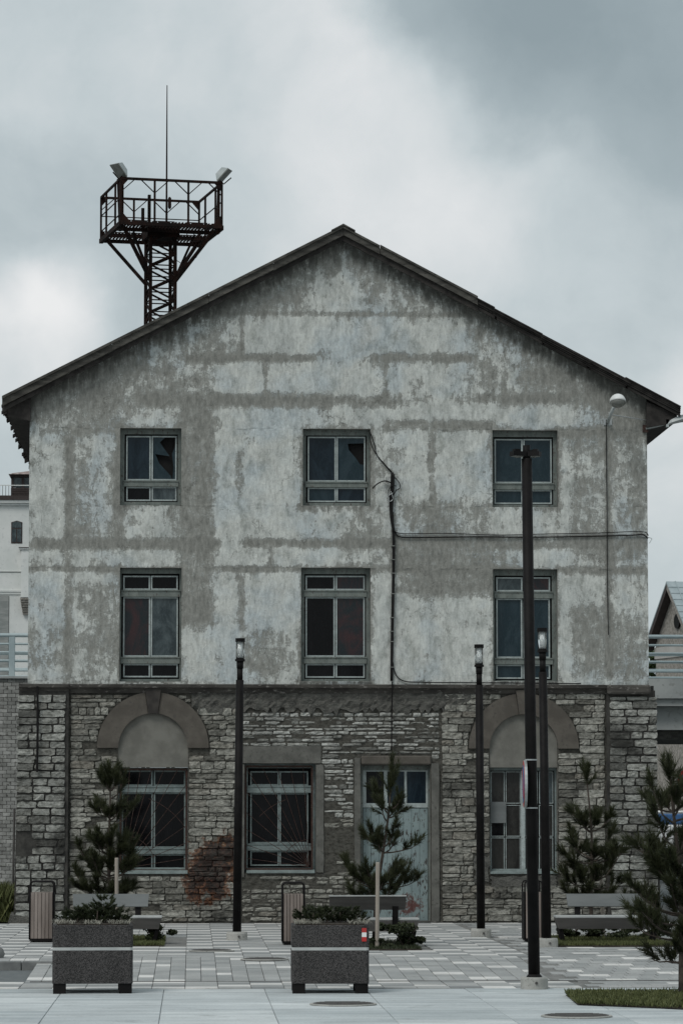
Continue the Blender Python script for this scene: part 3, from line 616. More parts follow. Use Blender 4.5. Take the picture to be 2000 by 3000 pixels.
# rendered patches and surrounds
def patch(r, yf, mat, nm='render_patch', seed=0, jag=.02):
    x0, x1, z0, z1 = r; q = random.Random(seed); n = 9; poly = []
    poly += [(x0 + (x1 - x0) * k / n, z0 + q.uniform(-jag, jag)) for k in range(n)] + [(x1 + q.uniform(-jag, jag), z0 + (z1 - z0) * k / n) for k in range(n)] + [(x1 - (x1 - x0) * k / n, z1 + q.uniform(-jag, jag)) for k in range(n)] + [(x0 + q.uniform(-jag, jag), z1 - (z1 - z0) * k / n) for k in range(n)]
    return MB().prism(poly, yf, yf + .03).build(nm, mat, B)
for i, (rct, mt) in enumerate((((708, 940, 2186, 2236), 'render_dim'), ((926, 948, 2240, 2556), 'render_dim'), ((1038, 1055, 2220, 2700), 'render_dim'), ((1262, 1286, 2236, 2700), 'render_dim'), ((1388, 1432, 2508, 2585), 'render_rough'), ((1436, 1630, 2566, 2600), 'render_rough'), ((704, 715, 2240, 2570), 'render_dim'))):
    patch(rXZ(rct), -.012 - .002 * i, mt, seed=i, jag=.006 if i in (0, 1, 2, 3, 6) else .03)
ux0, ux1, uz0, uz1 = rXZ((562, 1378, 2012, 2084)); X3, Z3, F3 = gridwall(ux0, ux1, uz0, uz1, [], .06)
Y3 = -.02 + nrng.normal(0, .012, X3.shape); kk = (Z3 < uz0 + .01); Z3 = Z3 + np.where(kk, nrng.normal(0, .05, X3.shape), 0); outa = np.zeros(X3.shape, bool)
for (cx, cz, ro, ri) in ARC: outa |= ((X3 - cx) ** 2 + (Z3 - cz) ** 2) < (ro - .02) ** 2
Y3 = np.where(outa, .05, Y3)
me = bpy.data.meshes.new('rough_render'); me.from_pydata(np.stack([X3, Y3, Z3], 1).tolist(), [], F3.tolist()); link('rough_render', me, 'render_rough', B)
lin = rXZ((1058, 1262, 2214, 2240)); MB().cbox((lin[0], -.05, lin[2]), (lin[1], .05, lin[3]), .02).build('lintel', 'arch_render', B)
MB().hexa(((XP0 - .22, -.32, -.3), (xe1 - .25, -.3, -.3), (xe1 - .25, 0, -.3), (XP0 - .22, .3, -.3), (XP0 - .1, -.26, .16), (xe1 - .3, -.25, .05), (xe1 - .3, 0, .05), (XP0 - .1, .3, .2))).build('footing', 'render_rough', B)
hx0, hx1, hz0, hz1 = hole; MB().box((hx0, -.104, hz0), (hx1, -.06, hz1)).build('hollow_shade_patch', 'mortar_dark', B)  # dark patch puts the shade of a deeper recess into the colour
# --- arches
for ai, (cx, cz, ro, ri) in enumerate(ARC):
    def seg(a0, a1, r0, r1, y0, y1, nm, mat, tn, flat=True):
        n = max(2, int(abs(a1 - a0) / 6)); angs = [R(a0 + (a1 - a0) * k / n) for k in range(n + 1)]
        poly = [(cx + r1 * math.cos(a), cz + r1 * math.sin(a)) for a in angs] + [(cx + r0 * math.cos(a), cz + r0 * math.sin(a)) for a in reversed(angs)]
        mb = MB(); mb.tone = tn; v = [(x, y0, z) for x, z in poly] + [(x, y1, z) for x, z in poly]; N = len(poly); f = []
        for k in range(n): f += [(k, k + 1, N - 2 - k, N - 1 - k), (N + k, N + N - 1 - k, N + N - 2 - k, N + k + 1)]
        f += [(i, N + i, N + (i + 1) % N, (i + 1) % N) for i in range(N)]; mb.add(v, f); return mb.build(nm, mat, B)
    seg(98.3, 180, ri, ro, -.05, .2, 'arch_half', 'arch_render', .3); seg(0, 81.7, ri, ro, -.05, .2, 'arch_half', 'arch_render', .6)
    seg(82.2, 97.8, ri - .005, ro + .06, -.085, .2, 'keystone', 'keystone' if ai == 0 else 'arch_render', .1)
    zbt = XZ(1000, 2248)[1]; poly = [(cx - ri - .02, zbt), (cx + ri + .02, zbt)] + [(cx + (ri + .02) * math.cos(R(a)), cz + (ri + .02) * math.sin(R(a))) for a in range(0, 181, 9)]
    MB().prism(poly, .03, .2).build('tympanum', 'tympanum', B)

# --- windows
def window(rect, rows, sash_w=.026, casing='casing', sash='sash', depth=.15, panes=None, sill=None, bars=True, sashbox=None, crossmat=None):
    x0, x1, z0, z1 = rXZ(rect); d = depth
    sb = sashbox or (rect[0] + 12, rect[1] - 10, rect[2] + 14, rect[3] - 14); sx0, sx1, sz0, sz1 = rXZ(sb)
    mb = MB(); mb.box((x0 + .001, d, z0), (sx0, d + .09, z1)); mb.box((sx1, d, z0), (x1 - .001, d + .09, z1)); mb.box((sx0, d + .001, sz1), (sx1, d + .091, z1 - .001)); mb.box((sx0, d + .001, z0 + .001), (sx1, d + .091, sz0))
    W = mb.build('window', casing, B)
    MB().box((x0, d + .13, z0), (x1, d + .16, z1)).build('room_shade_panel', 'room_shade', W)  # near-black panel in place of the unlit room behind the panes
    prev = None; k = 0
    for (ya, yb, cols) in rows:
        _, za = XZ(1000, ya); _, zb = XZ(1000, yb)
        # correct for the slight slope of the facade lines
        for ci, (xa, xb) in enumerate(cols):
            pa, qa = XZ(xa, ya); pb, qb = XZ(xb, yb); s_ = MB(); e = sash_w
            y0, y1 = d + .02, d + .06
            s_.box((pa - e, y0, qb - e), (pa, y1, qa + e)); s_.box((pb, y0, qb - e), (pb + e, y1, qa + e)); s_.box((pa, y0 + .001, qa), (pb, y1 - .001, qa + e)); s_.box((pa, y0 + .001, qb - e), (pb, y1 - .001, qb))
            s_.build('sash', sash, W)
            mt = (panes[k] if panes else 'glass_dark'); k += 1
            if isinstance(mt, tuple):       # broken pane: the remaining shards only
                mt, sh = mt; P = MB()
                for poly in sh: P.prism([(pa + (pb - pa) * u, qa - (qa - qb) * v) for u, v in poly], d + .040, d + .045)
                P.build('pane', mt, W)
            else: MB().box((pa - .004, d + .040, qb - .004), (pb + .004, d + .046, qa + .004)).build('pane', mt, W)
        if prev is not None and bars:
            _, zt_ = XZ(cols[0][0], prev); _, zbt_ = XZ(cols[0][0], ya); c_ = MB(); c_.box((sx0 - .012, d - .018, zbt_ + sash_w + .004), (sx1 + .012, d + .05, zt_ - sash_w - .004)); c_.box((sx0 - .016, d - .034, zt_ - sash_w - .022), (sx1 + .016, d - .019, zt_ - sash_w - .001)); c_.build('crossbar', crossmat or casing, W)
        prev = yb
    if sill:
        a0, c0 = XZ(sill[0], sill[2]); a1, c1 = XZ(sill[1], sill[3]); MB().hexa(((a0, -.03, c1), (a1, -.03, c1), (a1, d, c1), (a0, d, c1), (a0, -.03, c1 + .02), (a1, -.03, c1 + .02), (a1, d, c0 + .02), (a0, d, c0 + .02))).build('sill', casing, W)
    return W
S = 1 / 2.24
def zx(o, *v): return [o[0] + q * S for q in v]
def zy(o, *v): return [o[1] + q * S for q in v]
o0, o1, o2 = (0, 1200), (650, 1200), (1300, 1200)
def rows(o, xs, ys): X_ = zx(o, *xs); Y_ = zy(o, *ys); return [(Y_[i], Y_[i + 1], [(X_[0], X_[1]), (X_[2], X_[3])]) for i in range(0, len(Y_), 2)]
def sbx(o, a, b_, c, d_): return zx(o, a)[0], zx(o, b_)[0], zy(o, c)[0], zy(o, d_)[0]
broken1 = [[(0, 0), (.55, 0), (.3, .12), (.75, .45), (.1, .40), (0, .45)], [(0, .45), (.1, .40), (.28, .62), (.8, .92), (.85, 1), (0, 1)], [(1, .2), (.85, .4), (.92, .7), (.88, 1), (1, 1)]]
broken2 = [[(0, 0), (1, 0), (1, .12), (.38, .13), (.42, .28), (0, .4)], [(0, .4), (.42, .28), (.7, .48), (.85, .62), (1, .63), (1, 1), (0, 1)]]
window(UPW[0], rows(o0, (838, 980, 1005, 1150), (175, 450, 510, 585)), panes=['glass_blue', ('glass_teal', broken1), 'glass_dark', 'glass_grey'], sashbox=sbx(o0, 818, 1166, 155, 602))
window(UPW[1], rows(o1, (574, 741, 763, 934), (180, 458, 515, 592)), panes=['glass_blue', ('glass_teal', broken2), 'glass_teal', 'glass_blue'], sashbox=sbx(o1, 553, 952, 163, 608))
window(UPW[2], rows(o2, (344, 512, 533, 703), (195, 468, 530, 605)), panes=['glass_teal', 'glass_teal', 'glass_teal', 'glass_teal'], sashbox=sbx(o2, 326, 722, 173, 620))
window(UPW[3], rows(o0, (818, 976, 1000, 1158), (1095, 1170, 1235, 1610, 1675, 1745)), panes=['glass_dark', 'glass_dark', 'glass_red_reflection', 'glass_grey', 'glass_dark', 'glass_dark'], sashbox=sbx(o0, 798, 1176, 1072, 1766))
window(UPW[4], rows(o1, (560, 734, 758, 930), (1095, 1172, 1235, 1610, 1675, 1748)), panes=['glass_dark', 'glass_red_reflection', 'glass_dark', 'glass_red_reflection', 'glass_dark', 'glass_dark'], sashbox=sbx(o1, 543, 948, 1075, 1766))
window(UPW[5], rows(o2, (356, 510, 534, 692), (1105, 1180, 1245, 1618, 1680, 1755)), panes=['glass_grey', 'glass_red_reflection', 'glass_teal', 'glass_teal', 'glass_teal', 'glass_teal'], sashbox=sbx(o2, 337, 715, 1085, 1774))
oa = (0, 1950)
W1 = window((347, 550, 2248, 2557), [(a, b_, [(361, 443), (455, 539)]) for a, b_ in ((2261, 2298), (2326, 2480), (2507, 2543))], sash='sash_blue', casing='sash_blue', depth=.2, panes=['glass_dark'] * 6, sashbox=(352, 548, 2253, 2550), sill=(350, 550, 2545, 2560))
W2 = window(G2, [(a, b_, [(738, 814), (824, 900)]) for a, b_ in ((2263, 2297), (2327, 2467), (2497, 2533))], sash='sash_blue', casing='sash_blue', depth=.2, panes=['glass_dark'] * 6, sashbox=(727, 912, 2250, 2543), sill=(722, 922, 2546, 2558))
W4 = window((1433, 1633, 2248, 2560), [(a, b_, [(1442, 1478), (1485, 1525), (1542, 1575), (1583, 1621)]) for a, b_ in ((2262, 2352), (2360, 2449), (2456, 2546))], sash='sash', casing='sash_blue', depth=.2, sash_w=.012, panes=['glass_dirty', 'glass_dirty', 'glass_dirty', 'glass_grey', 'glass_dark', 'glass_dirty', 'glass_dirty', 'glass_dirty', 'glass_dirty', 'glass_dirty', 'glass_dirty', 'glass_dirty'], sashbox=(1438, 1628, 2257, 2553), bars=False, sill=(1435, 1633, 2549, 2560))
bx = rXZ((1438, 1484, 2349, 2411)); MB().box((bx[0], .17, bx[2]), (bx[1], .19, bx[3])).build('board', 'bench_grey', W4)
for c_ in (1533,): r_ = rXZ((1527, 1540, 2258, 2552)); MB().box((r_[0], .185, r_[2]), (r_[1], .22, r_[3])).build('mullion', 'sash', W4)
# grilles: rusty frames with fanned rods
def grille(W, rect, focus, ends, arcs):
    x0, x1, z0, z1 = rXZ(rect); y = .1
    fr = MB(); w = .018
    for a, q in (((x0, y, z0), (x0, y, z1)), ((x1, y, z0), (x1, y, z1)), ((x0, y + .001, z0), (x1, y + .001, z0)), ((x0, y + .001, z1), (x1, y + .001, z1))): fr.bar(a, q, w * 2)
    fr.build('grille_frame', 'rust', W); fx, fz = XZ(*focus)
    for (ex, ey) in ends: a, c = XZ(ex, ey); MB().tube([(fx, y, fz), (a, y, c)], .0055, 5).build('grille_rod', 'rust', W)
    for (rad, a0, a1) in arcs:
        pts = [(fx + rad * math.cos(R(a0 + (a1 - a0) * k / 14)), y - .012, fz + rad * math.sin(R(a0 + (a1 - a0) * k / 14))) for k in range(15)]; pts = [p for p in pts if x0 - .01 < p[0] < x1 + .01 and z0 - .01 < p[2] < z1 + .01]
        if len(pts) > 1: MB().tube(pts, .0055, 5).build('grille_rod', 'rust', W)
grille(W2, (720, 914, 2245, 2546), (908, 2540), ((888, 2246), (850, 2246), (810, 2246), (768, 2246), (722, 2252), (722, 2320), (722, 2380), (722, 2430), (722, 2475), (724, 2515)), ((.5, 95, 150), (1.3, 110, 135)))
grille(W1, (354, 546, 2254, 2550), (360, 2545), ((380, 2256), (412, 2256), (444, 2256), (480, 2256), (520, 2256), (545, 2300), (545, 2360), (545, 2420), (545, 2470), (545, 2515)), ((.6, 20, 80), (1.35, 30, 70)))
# --- door
dx0, dx1, dz0, dz1 = rXZ(G3); d = .2
fr = MB(); fr.box((dx0 + .001, d, dz0), (dx0 + .05, d + .1, dz1)); fr.box((dx1 - .03, d, dz0), (dx1 - .001, d + .1, dz1)); fr.box((dx0 + .05, d + .001, dz1 - .09), (dx1 - .03, d + .1, dz1 - .001))
DR = fr.build('door', 'casing', B)
MB().box((dx0, d + .13, dz0), (dx1, d + .16, dz1)).build('room_shade_panel', 'room_shade', DR)
_, ztr = XZ(1160, 2366); xs_ = np.linspace(dx0 + .055, dx1 - .035, 9)
for a, q in zip(xs_[:-1], xs_[1:]): MB().cbox((a + .002, d + .02 + rs.uniform(0, .004), dz0 + .02), (q - .002, d + .07, ztr - .01), .004).build('door_plank', 'door_paint', DR)
tf = MB(); z_a, z_b = XZ(1160, 2353)[1], XZ(1160, 2260)[1]
px3 = [(1074, 1126), (1136, 1186), (1193, 1249)]
tf.box((dx0 + .052, d + .01, ztr), (dx1 - .032, d + .06, z_a)); tf.box((dx0 + .052, d + .01, z_b), (dx1 - .032, d + .06, z_b + .05))
ex = [dx0 + .052] + [XZ(q, 2300)[0] for pr2 in px3 for q in pr2] + [dx1 - .032]
for k in range(0, 8, 2): tf.box((ex[k], d + .011, z_a), (ex[k + 1], d + .059, z_b))
tf.build('transom', 'sash', DR)
for a, q in px3: xa, xb = XZ(a, 2300)[0], XZ(q, 2300)[0]; MB().box((xa, d + .03, z_a), (xb, d + .035, z_b)).build('pane', 'glass_blue' if a > 1080 else 'glass_dark', DR)
MB().box((dx0 - .05, -.18, -.02), (dx1 + .08, .3, .03)).build('doorstep', 'render_rough', B)
# drip pipe stain pipe on the left pier
a, c = XZ(112, 2012); a2, c2 = XZ(111, 2262); MB().tube([(a, -.2, c), (a + .01, -.2, (c + c2) / 2), (a2, -.2, c2)], .022, 8).build('pipe', 'cable', B)

# ------------------------------------------------------------------ cables and lamps on the wall
def cab(pts, r, label, y=-.03, cat='cable', name='wall_cable', n=7):
    P = [Vector((*[XZ(p[0], p[1])[0]], y - (p[2] if len(p) > 2 else 0), XZ(p[0], p[1])[1])) for p in pts]; Q = []
    for i in range(len(P) - 1):             # Catmull-Rom
        p0, p1, p2, p3 = P[max(i - 1, 0)], P[i], P[i + 1], P[min(i + 2, len(P) - 1)]
        for k in range(6):
            t = k / 6; Q.append(.5 * ((2 * p1) + (p2 - p0) * t + (2 * p0 - 5 * p1 + 4 * p2 - p3) * t * t + (3 * p1 - p0 - 3 * p2 + p3) * t ** 3))
    Q.append(P[-1]); return Q
def cable_thing(label, strands, name='wall_cable'):
    t = thing(name, label, 'cable')
    for (pts, r, y, mt) in strands: MB().tube(cab(pts, r, '', y), r, 6).build('strand', mt, t, smooth=True)
    return t
t = cable_thing('thick black cable bundle running down the plaster to the cornice', [
    ([(1148, 1385), (1146, 1440), (1143, 1470), (1146, 1520), (1152, 1570), (1151, 1700), (1148, 1850), (1146, 1995)], .030, -.045, 'cable'), ([(1152, 1390), (1150, 1450), (1147, 1500), (1150, 1560)], .022, -.06, 'cable'),
    ([(1155, 1400), (1168, 1415), (1170, 1430), (1158, 1440), (1148, 1460)], .009, -.07, 'cable'), ([(1140, 1460), (1136, 1440), (1146, 1425), (1160, 1425)], .008, -.08, 'cable'), ([(1143, 1440), (1150, 1462), (1140, 1470), (1136, 1455), (1150, 1445)], .007, -.085, 'galvanised'),
    ([(1144, 1415), (1125, 1410), (1105, 1418), (1090, 1432)], .013, -.06, 'cable'), ([(1147, 1998, .12), (1147, 2030, .1), (1146, 2100, .03), (1146, 2225, .02)], .014, -.05, 'cable')])
for yy in (1600, 1640, 1680, 1740, 1810, 1850, 1880, 1955): x, z = XZ(1150 if yy < 1800 else 1147, yy); MB().box((x - .034, -.080, z - .007), (x + .034, -.004, z + .007)).build('cable_clip', 'lens', t)
cable_thing('pair of thin black wires from the middle upper window to the cable bundle', [([(1084, 1266, .02), (1086, 1300), (1100, 1330), (1125, 1360), (1147, 1384)], .009, -.05, 'cable'), ([(1084, 1268, .0), (1095, 1300), (1104, 1335), (1128, 1365), (1148, 1388)], .009, -.03, 'cable')])
t = cable_thing('black wires clipped horizontally across the plaster to the right corner', [([(1153, 1545), (1158, 1562), (1175, 1574), (1250, 1575), (1400, 1573), (1550, 1574), (1700, 1572), (1850, 1568), (1880, 1566), (1896, 1578)], .012, -.035, 'cable'),
    ([(1150, 1500), (1153, 1545), (1165, 1562), (1230, 1564), (1300, 1563), (1450, 1568), (1600, 1565), (1750, 1562), (1875, 1558), (1897, 1570)], .008, -.05, 'cable'), ([(1156, 1540), (1164, 1565), (1230, 1568), (1400, 1569), (1600, 1569), (1800, 1565), (1898, 1575), (1904, 1585), (1899, 1592)], .006, -.025, 'galvanised')])
cable_thing('black cable curving out of the bundle and along the cornice', [([(1150, 1940), (1154, 1965), (1164, 1984), (1185, 1996), (1230, 1999), (1330, 2000), (1500, 2001), (1700, 2003)], .011, -.04, 'cable')])
cable_thing('thin black wire hanging straight down from the wall lamp', [([(1774, 1230, .03), (1774, 1300), (1776, 1500), (1777, 1700), (1780, 1860)], .0085, -.03, 'cable')])
# wall lamp: bracket, round white hood over a glass bowl, stay rod
wx, wz = XZ(1781, 1236); L1 = thing('wall_lamp', 'white hooded lamp on a bracket high on the plaster near the right eave', 'wall lamp', (wx, 0, wz), group=None)
MB().box((-.09, -.02, -.06), (.06, -.004, .06)).build('wall_plate', 'galvanised', L1); MB().tube([(-.02, -.02, -.03), (.0, -.3, .10), (.03, -.55, .2)], .03, 10).build('arm', 'lamp_grey', L1, True)
hc = Vector((.08, -.75, .28)); hm = MB(); 
for (nm, th0, th1, mt, sc) in (('hood', 0, 90, 'lamp_white', 1.0), ('bowl', -86, 0, 'lens', .95)):
    hm = MB(); prof = [(.150 * math.cos(R(th0 + (th1 - th0) * k / 8)) * sc, .15 * math.sin(R(th0 + (th1 - th0) * k / 8)) * sc) for k in range(9)]
    hm.lathe([(max(r_, .002), z) for r_, z in prof], (0, 0, 0), 20); o = hm.build(nm, mt, L1, True); o.location = hc; o.rotation_euler = (R(-10), 0, 0); o.scale = (1, 1.25, 1 if nm == 'hood' else .72)
MB().tube([(.0, -.3, .10), (.72, -.02, .03)], .012, 7).build('stay_rod', 'galvanised', L1)
sx, sz = XZ(1890, 1256); L2 = thing('street_lamp', 'grey street lamp head on an arm beyond the right eave corner', 'street lamp', (sx, .1, sz))
MB().box((-.06, -.14, -.07), (.04, -.1, .07)).build('wall_plate', 'rust', L2); MB().tube([(0, -.13, 0), (.22, -.16, .05), (.46, -.2, .115)], .024, 8).build('arm', 'lamp_grey', L2, True)
hd = MB(); secs = ((.36, .05, .03, .06), (.46, .10, .06, .10), (.62, .14, .085, .15), (.9, .15, .09, .2), (1.05, .08, .05, .22))
v = []
for (x, w_, h_, z) in secs: v += [(x, -.2 - w_, z), (x, -.2 - w_ * .7, z + h_), (x, -.2 + w_ * .7, z + h_), (x, -.2 + w_, z), (x, -.2 + w_ * .6, z - h_ * .45), (x, -.2 - w_ * .6, z - h_ * .45)]
hd.add(v, [(i * 6 + k, i * 6 + (k + 1) % 6, i * 6 + 6 + (k + 1) % 6, i * 6 + 6 + k) for i in range(4) for k in range(6)] + [(0, 1, 2, 3, 4, 5), (29, 28, 27, 26, 25, 24)]); hd.build('head', 'lamp_grey', L2)
MB().lathe([(.02, -.09), (.09, -.05), (.1, .03)], (.78, -.2, .12), 14).build('lens', 'lamp_white', L2, True); MB().box((.36, -.26, .02), (.41, -.14, .16)).build('clamp', 'lamp_grey', L2)

# ================================================================== LATTICE TOWER
TY = 27.0
def TP(px, py): return PY(px, py, TY)
tb = TP(462, 2600); TW = thing('lattice_tower', 'rusty lattice mast with a railed platform and whip antenna behind the roof', 'tower', (tb.x, TY, 0), R(11.7))
sT = FPX / (TY - CAM.y); zT = lambda py: PY(462, py, TY - 1.35).z
hw = .33; zt_ = zT(640)
rt = random.Random(2)
for (sx_, sy_) in ((-1, -1), (1, -1), (-1, 1), (1, 1)): MB().bar((sx_ * hw, sy_ * hw, 0), (sx_ * hw, sy_ * hw, zt_), .08, .08).build('leg', 'tower_rust', TW)
zz = zT(1000); k = 0
while zz < zt_ - .3:
    for (ax, s_) in (('x', -1), ('x', 1), ('y', -1), ('y', 1)):
        f_ = (lambda u, z: (u, s_ * hw, z)) if ax == 'x' else (lambda u, z: (s_ * hw, u, z))
        MB().bar(f_(-hw, zz), f_(hw, zz), .03).build('strut', 'tower_rust', TW); a, q = (-hw, hw) if k % 2 else (hw, -hw); MB().bar(f_(a, zz), f_(q, zz + .31), .045).build('brace', 'tower_rust', TW)
    zz += .31; k += 1
MB().box((-hw - .1, -hw - .1, zt_ - .32), (hw + .1, hw + .1, zt_)).build('mast_head', 'tower_rust', TW)
pxw, pyw = 1.34, 1.45; zp = zT(655); PF = []
for y in (-pyw, -pyw * .35, pyw * .35, pyw): MB().box((-pxw, y - .05, zp - .09), (pxw, y + .05, zp)).build('platform_beam', 'tower_rust', TW)
for x in (-pxw, pxw): MB().box((x - .05, -pyw, zp - .121), (x + .05, pyw, zp - .001)).build('platform_beam', 'tower_rust', TW)
for i in range(30):
    x = -pxw + .07 + i * (2 * pxw - .14) / 29
    for (ya, yb) in ((-pyw, -hw - .1), (hw + .1, pyw)): MB().box((x - .016, ya, zp + .002), (x + .016, yb, zp + .04)).build('grating_bar', 'tower_rust', TW)
zr = zT(530)
def rail(p, q, w=.06): MB().bar(p, q, w).build('rail', 'tower_rust', TW)
for z, w in ((zr, .06), (zp + (zr - zp) * .55, .025), (zp + .2, .025)):
    rail((-pxw, pyw, z), (pxw, pyw, z), w); rail((-pxw, -pyw, z), (-pxw, pyw, z), w * .9); rail((pxw, -pyw, z), (pxw, pyw, z), w * .9)
rail((-pxw, -pyw, zr), (pxw, -pyw, zr), .065)
pts = [(-pxw + 2 * pxw * k / 3, y) for k in range(4) for y in (-pyw, pyw)] + [(s_ * pxw, y) for s_ in (-1, 1) for y in (-pyw * .45, pyw * .45)]
for (x, y) in pts: MB().bar((x, y, zp - .1), (x, y, zr), .05).build('post', 'tower_rust', TW)
for y in (-pyw, pyw):
    for k in range(3):
        xa = -pxw + 2 * pxw * k / 3; xb = xa + 2 * pxw / 3
        MB().bar((xa, y, zr - .35), (xa + .38, y, zr), .025).build('brace', 'tower_rust', TW); MB().bar((xb, y, zr - .35), (xb - .38, y, zr), .025).build('brace', 'tower_rust', TW)
for (x, y) in ((-pxw, -pyw), (pxw, -pyw), (-pxw, pyw), (pxw, pyw)):
    sx_ = -1 if x < 0 else 1; MB().prism([(x, zr), (x - sx_ * .22, zr), (x, zr - .25)], y - .02, y + .02).build('gusset', 'tower_rust', TW); MB().prism([(x, zp), (x - sx_ * .25, zp), (x, zp + .28)], y - .021, y + .021).build('gusset', 'tower_rust', TW)
    z5 = zT(805); MB().bar((x * .9, y * .8, zp - .1), (hw * (1 if x > 0 else -1), hw * (1 if y > 0 else -1), z5), .075).build('knee_brace', 'tower_rust', TW)
for s_ in (-1, 1): MB().bar((s_ * pxw * .62, -pyw * .3, zp - .1), (s_ * (hw + .02), -hw, zT(790)), .06).build('knee_brace', 'tower_rust', TW)
for x in (-.62, .05, .95): MB().tube([(x, pyw * .8, zp + .05), (x, pyw * .8, zp + .5), (x + .55, pyw * .8, zp + .5), (x + .55, pyw * .8, zp + .05)], .018, 6).build('lamp_bracket', 'tower_rust', TW); MB().box((x + .12, pyw * .8 - .03, zp + .42), (x + .42, pyw * .8 + .03, zp + .5)).build('lamp_bracket', 'tower_rust', TW)
for x, zz_ in ((-.45, zT(560)), (-.62, zT(600))): MB().bar((x, -pyw * .5, zp - .1), (x, -pyw * .5, zz_), .075).build('stub_post', 'tower_rust', TW)
axp = (TP(482, 600).x - tb.x); MB().tube([(axp, -.3, zp), (axp, -.3, zT(560)), (axp, -.3, TP(462, 256).z)], [.032, .026, .012], 8).build('antenna', 'tower_rust', TW)
MB().lathe([(.02, -.16), (.045, -.12), (.045, .12), (.02, .16)], (axp + .06, -.42, zT(575)), 10).build('siren', 'tower_rust', TW)
for s_, wide in ((-1, 3), (1, 2)):
    for k in range(wide): MB().bar((s_ * (pxw - .06) , -pyw + .12 + .14 * k, zp - .2), (s_ * (pxw - .06 + .03 * k), -pyw + .12 + .14 * k, zr + .05), .065).build('bracket_post', 'tower_rust', TW)
    xh = s_ * (pxw - .02); FLm = MB()
    FL = MB().hexa(((-.26, -.2, -.03), (.26, -.2, -.03), (.26, .2, -.03), (-.26, .2, -.03), (-.26, -.2, 0), (.26, -.2, 0), (.26, .2, 0), (-.26, .2, 0))).build('floodlight', 'lens', TW)
    bk = MB().hexa(((-.26, -.2, .002), (.26, -.2, .002), (.26, .2, .002), (-.26, .2, .002), (-.14, -.12, .2), (.14, -.12, .2), (.14, .12, .2), (-.14, .12, .2))).build('housing', 'lamp_grey', FL)
    MB().tube([(-.2, 0, .05), (-.2, 0, -.18), (.1, 0, -.22)], .02, 6).build('yoke', 'tower_rust', FL)
    FL.location = (xh + s_ * .08, -pyw, zr + .2); FL.scale = (.85, .85, .85); FL.rotation_euler = Vector((-.62 * s_, .35, .70)).to_track_quat('Z', 'X').to_euler()
mb = MB().tube([(-.9, -pyw * .6, zp - .15), (-.8, -pyw * .5, zT(740)), (-.5, -hw, zT(755)), (-hw, -hw, zT(752))], .01, 5); mb.build('loose_wire', 'cable', TW)
MB().tube([(.95, -pyw * .6, zp - .15), (.85, -pyw * .4, zT(735)), (.6, -hw, zT(758)), (hw, -hw, zT(740))], .01, 5).build('loose_wire', 'cable', TW)

# ================================================================== VIADUCT AND BACKGROUND
VY = 32.0
def VP(px, py): return PY(px, py, VY)
zdk = VP(1950, 1988).z; xwl = VP(62, 2100).x
V = thing('viaduct', 'pale concrete viaduct with a steel railing passing behind the building', 'viaduct', (0, VY, 0))
def vz(py): return VP(1950, py).z
MB().box((-60, 0, vz(2046)), (60, .3, zdk)).build('parapet_beam', 'viaduct_concrete', V); MB().box((-60, .12, vz(2068)), (60, 1.0, vz(2047))).build('parapet_beam', 'viaduct_concrete', V)
MB().box((xwl + 3, .5, vz(2132)), (60, 8.5, vz(2069))).build('girder', 'viaduct_concrete', V); MB().box((xwl + 3, .46, vz(2137)), (60, .9, vz(2131))).build('lip', 'viaduct_concrete', V); MB().box((xwl + 3, .95, vz(2164)), (60, 8.0, vz(2138))).build('girder', 'render_rough', V)  # lower dark box: shaded gap under the lip put into colour
MB().box((-60, .3, zdk - .4), (60, 10, zdk - .02)).build('deck', 'viaduct_concrete', V)
for x in (16.0,): MB().box((x, 2, -.3), (x + 1.2, 8, vz(2140))).build('column', 'viaduct_concrete', V)
def railing(yo, zo, label, npost, x0, x1, ph):
    t = thing('railing', label, 'railing', (0, VY + yo, zdk + zo), group=None)
    for z, r_ in ((1.17, .055), (.93, .032), (.70, .032), (.47, .032), (.20, .032)): MB().tube([(x0, 0, z), (x1, 0, z)], r_, 8).build('rail', 'rail_paint', t, True)
    x = ph
    while x > x0: x -= 2.42
    while x < x1:
        if x > x0: MB().cbox((x - .085, -.04, 0), (x + .085, .04, 1.14), .012).build('post', 'rail_paint', t)
        x += 2.42
railing(.1, 0, 'pale blue steel tube railing along the near edge of the viaduct', 0, -20, 20, VP(35, 1950).x)
railing(8.2, -.12, 'pale blue steel railing on the far side of the viaduct', 0, -20, 20, VP(80, 1950).x + .3)
# retaining wall of small grey blocks left of the building
RW = thing('retaining_wall', 'grey block retaining wall under the viaduct left of the building', 'wall', (0, VY - .3, 0))
MB().box((-60, 0, -.3), (xwl + 3, .3, zdk - .04)).build('wall_core', 'mortar', RW)
MB().box((-60, -.1, zdk - .04), (xwl + 3, .35, zdk + .02)).build('coping', 'viaduct_concrete', RW)
bm_far = MB(); bh, bw = .105, .225; zz = 0.0; row = 0; x_edge = VP(-12, 2100).x; nb = 0
BR = MB(); BR.cbox((-bw / 2 + .006, -.02, -bh / 2 + .005), (bw / 2 - .006, .05, bh / 2 - .005), .004); BR = BR.mesh('block'); BR.materials.append(MATS['grey_brick'])
while zz < zdk - .1:
    x = VP(-120, 2100).x + (bw / 2 if row % 2 else 0)
    while x < xwl + .5:
        j1, j2 = rs.uniform(-.004, .004), rs.uniform(-.006, .006)
        if x > x_edge and x < xwl + .1 and zz > .15 and nb < 290:
            o = bpy.data.objects.new('block', BR); COL.objects.link(o); o.parent = RW; o.location = (x, j2, zz + bh / 2 + j1); o.rotation_euler = (0, rs.uniform(-.01, .01), 0); nb += 1
        else: bm_far.tone = rs.random(); bm_far.box((x - bw / 2 + .006, -.02 + j2, zz + .005), (x + bw / 2 - .006, .05, zz + bh - .005))
        x += bw
    zz += bh; row += 1
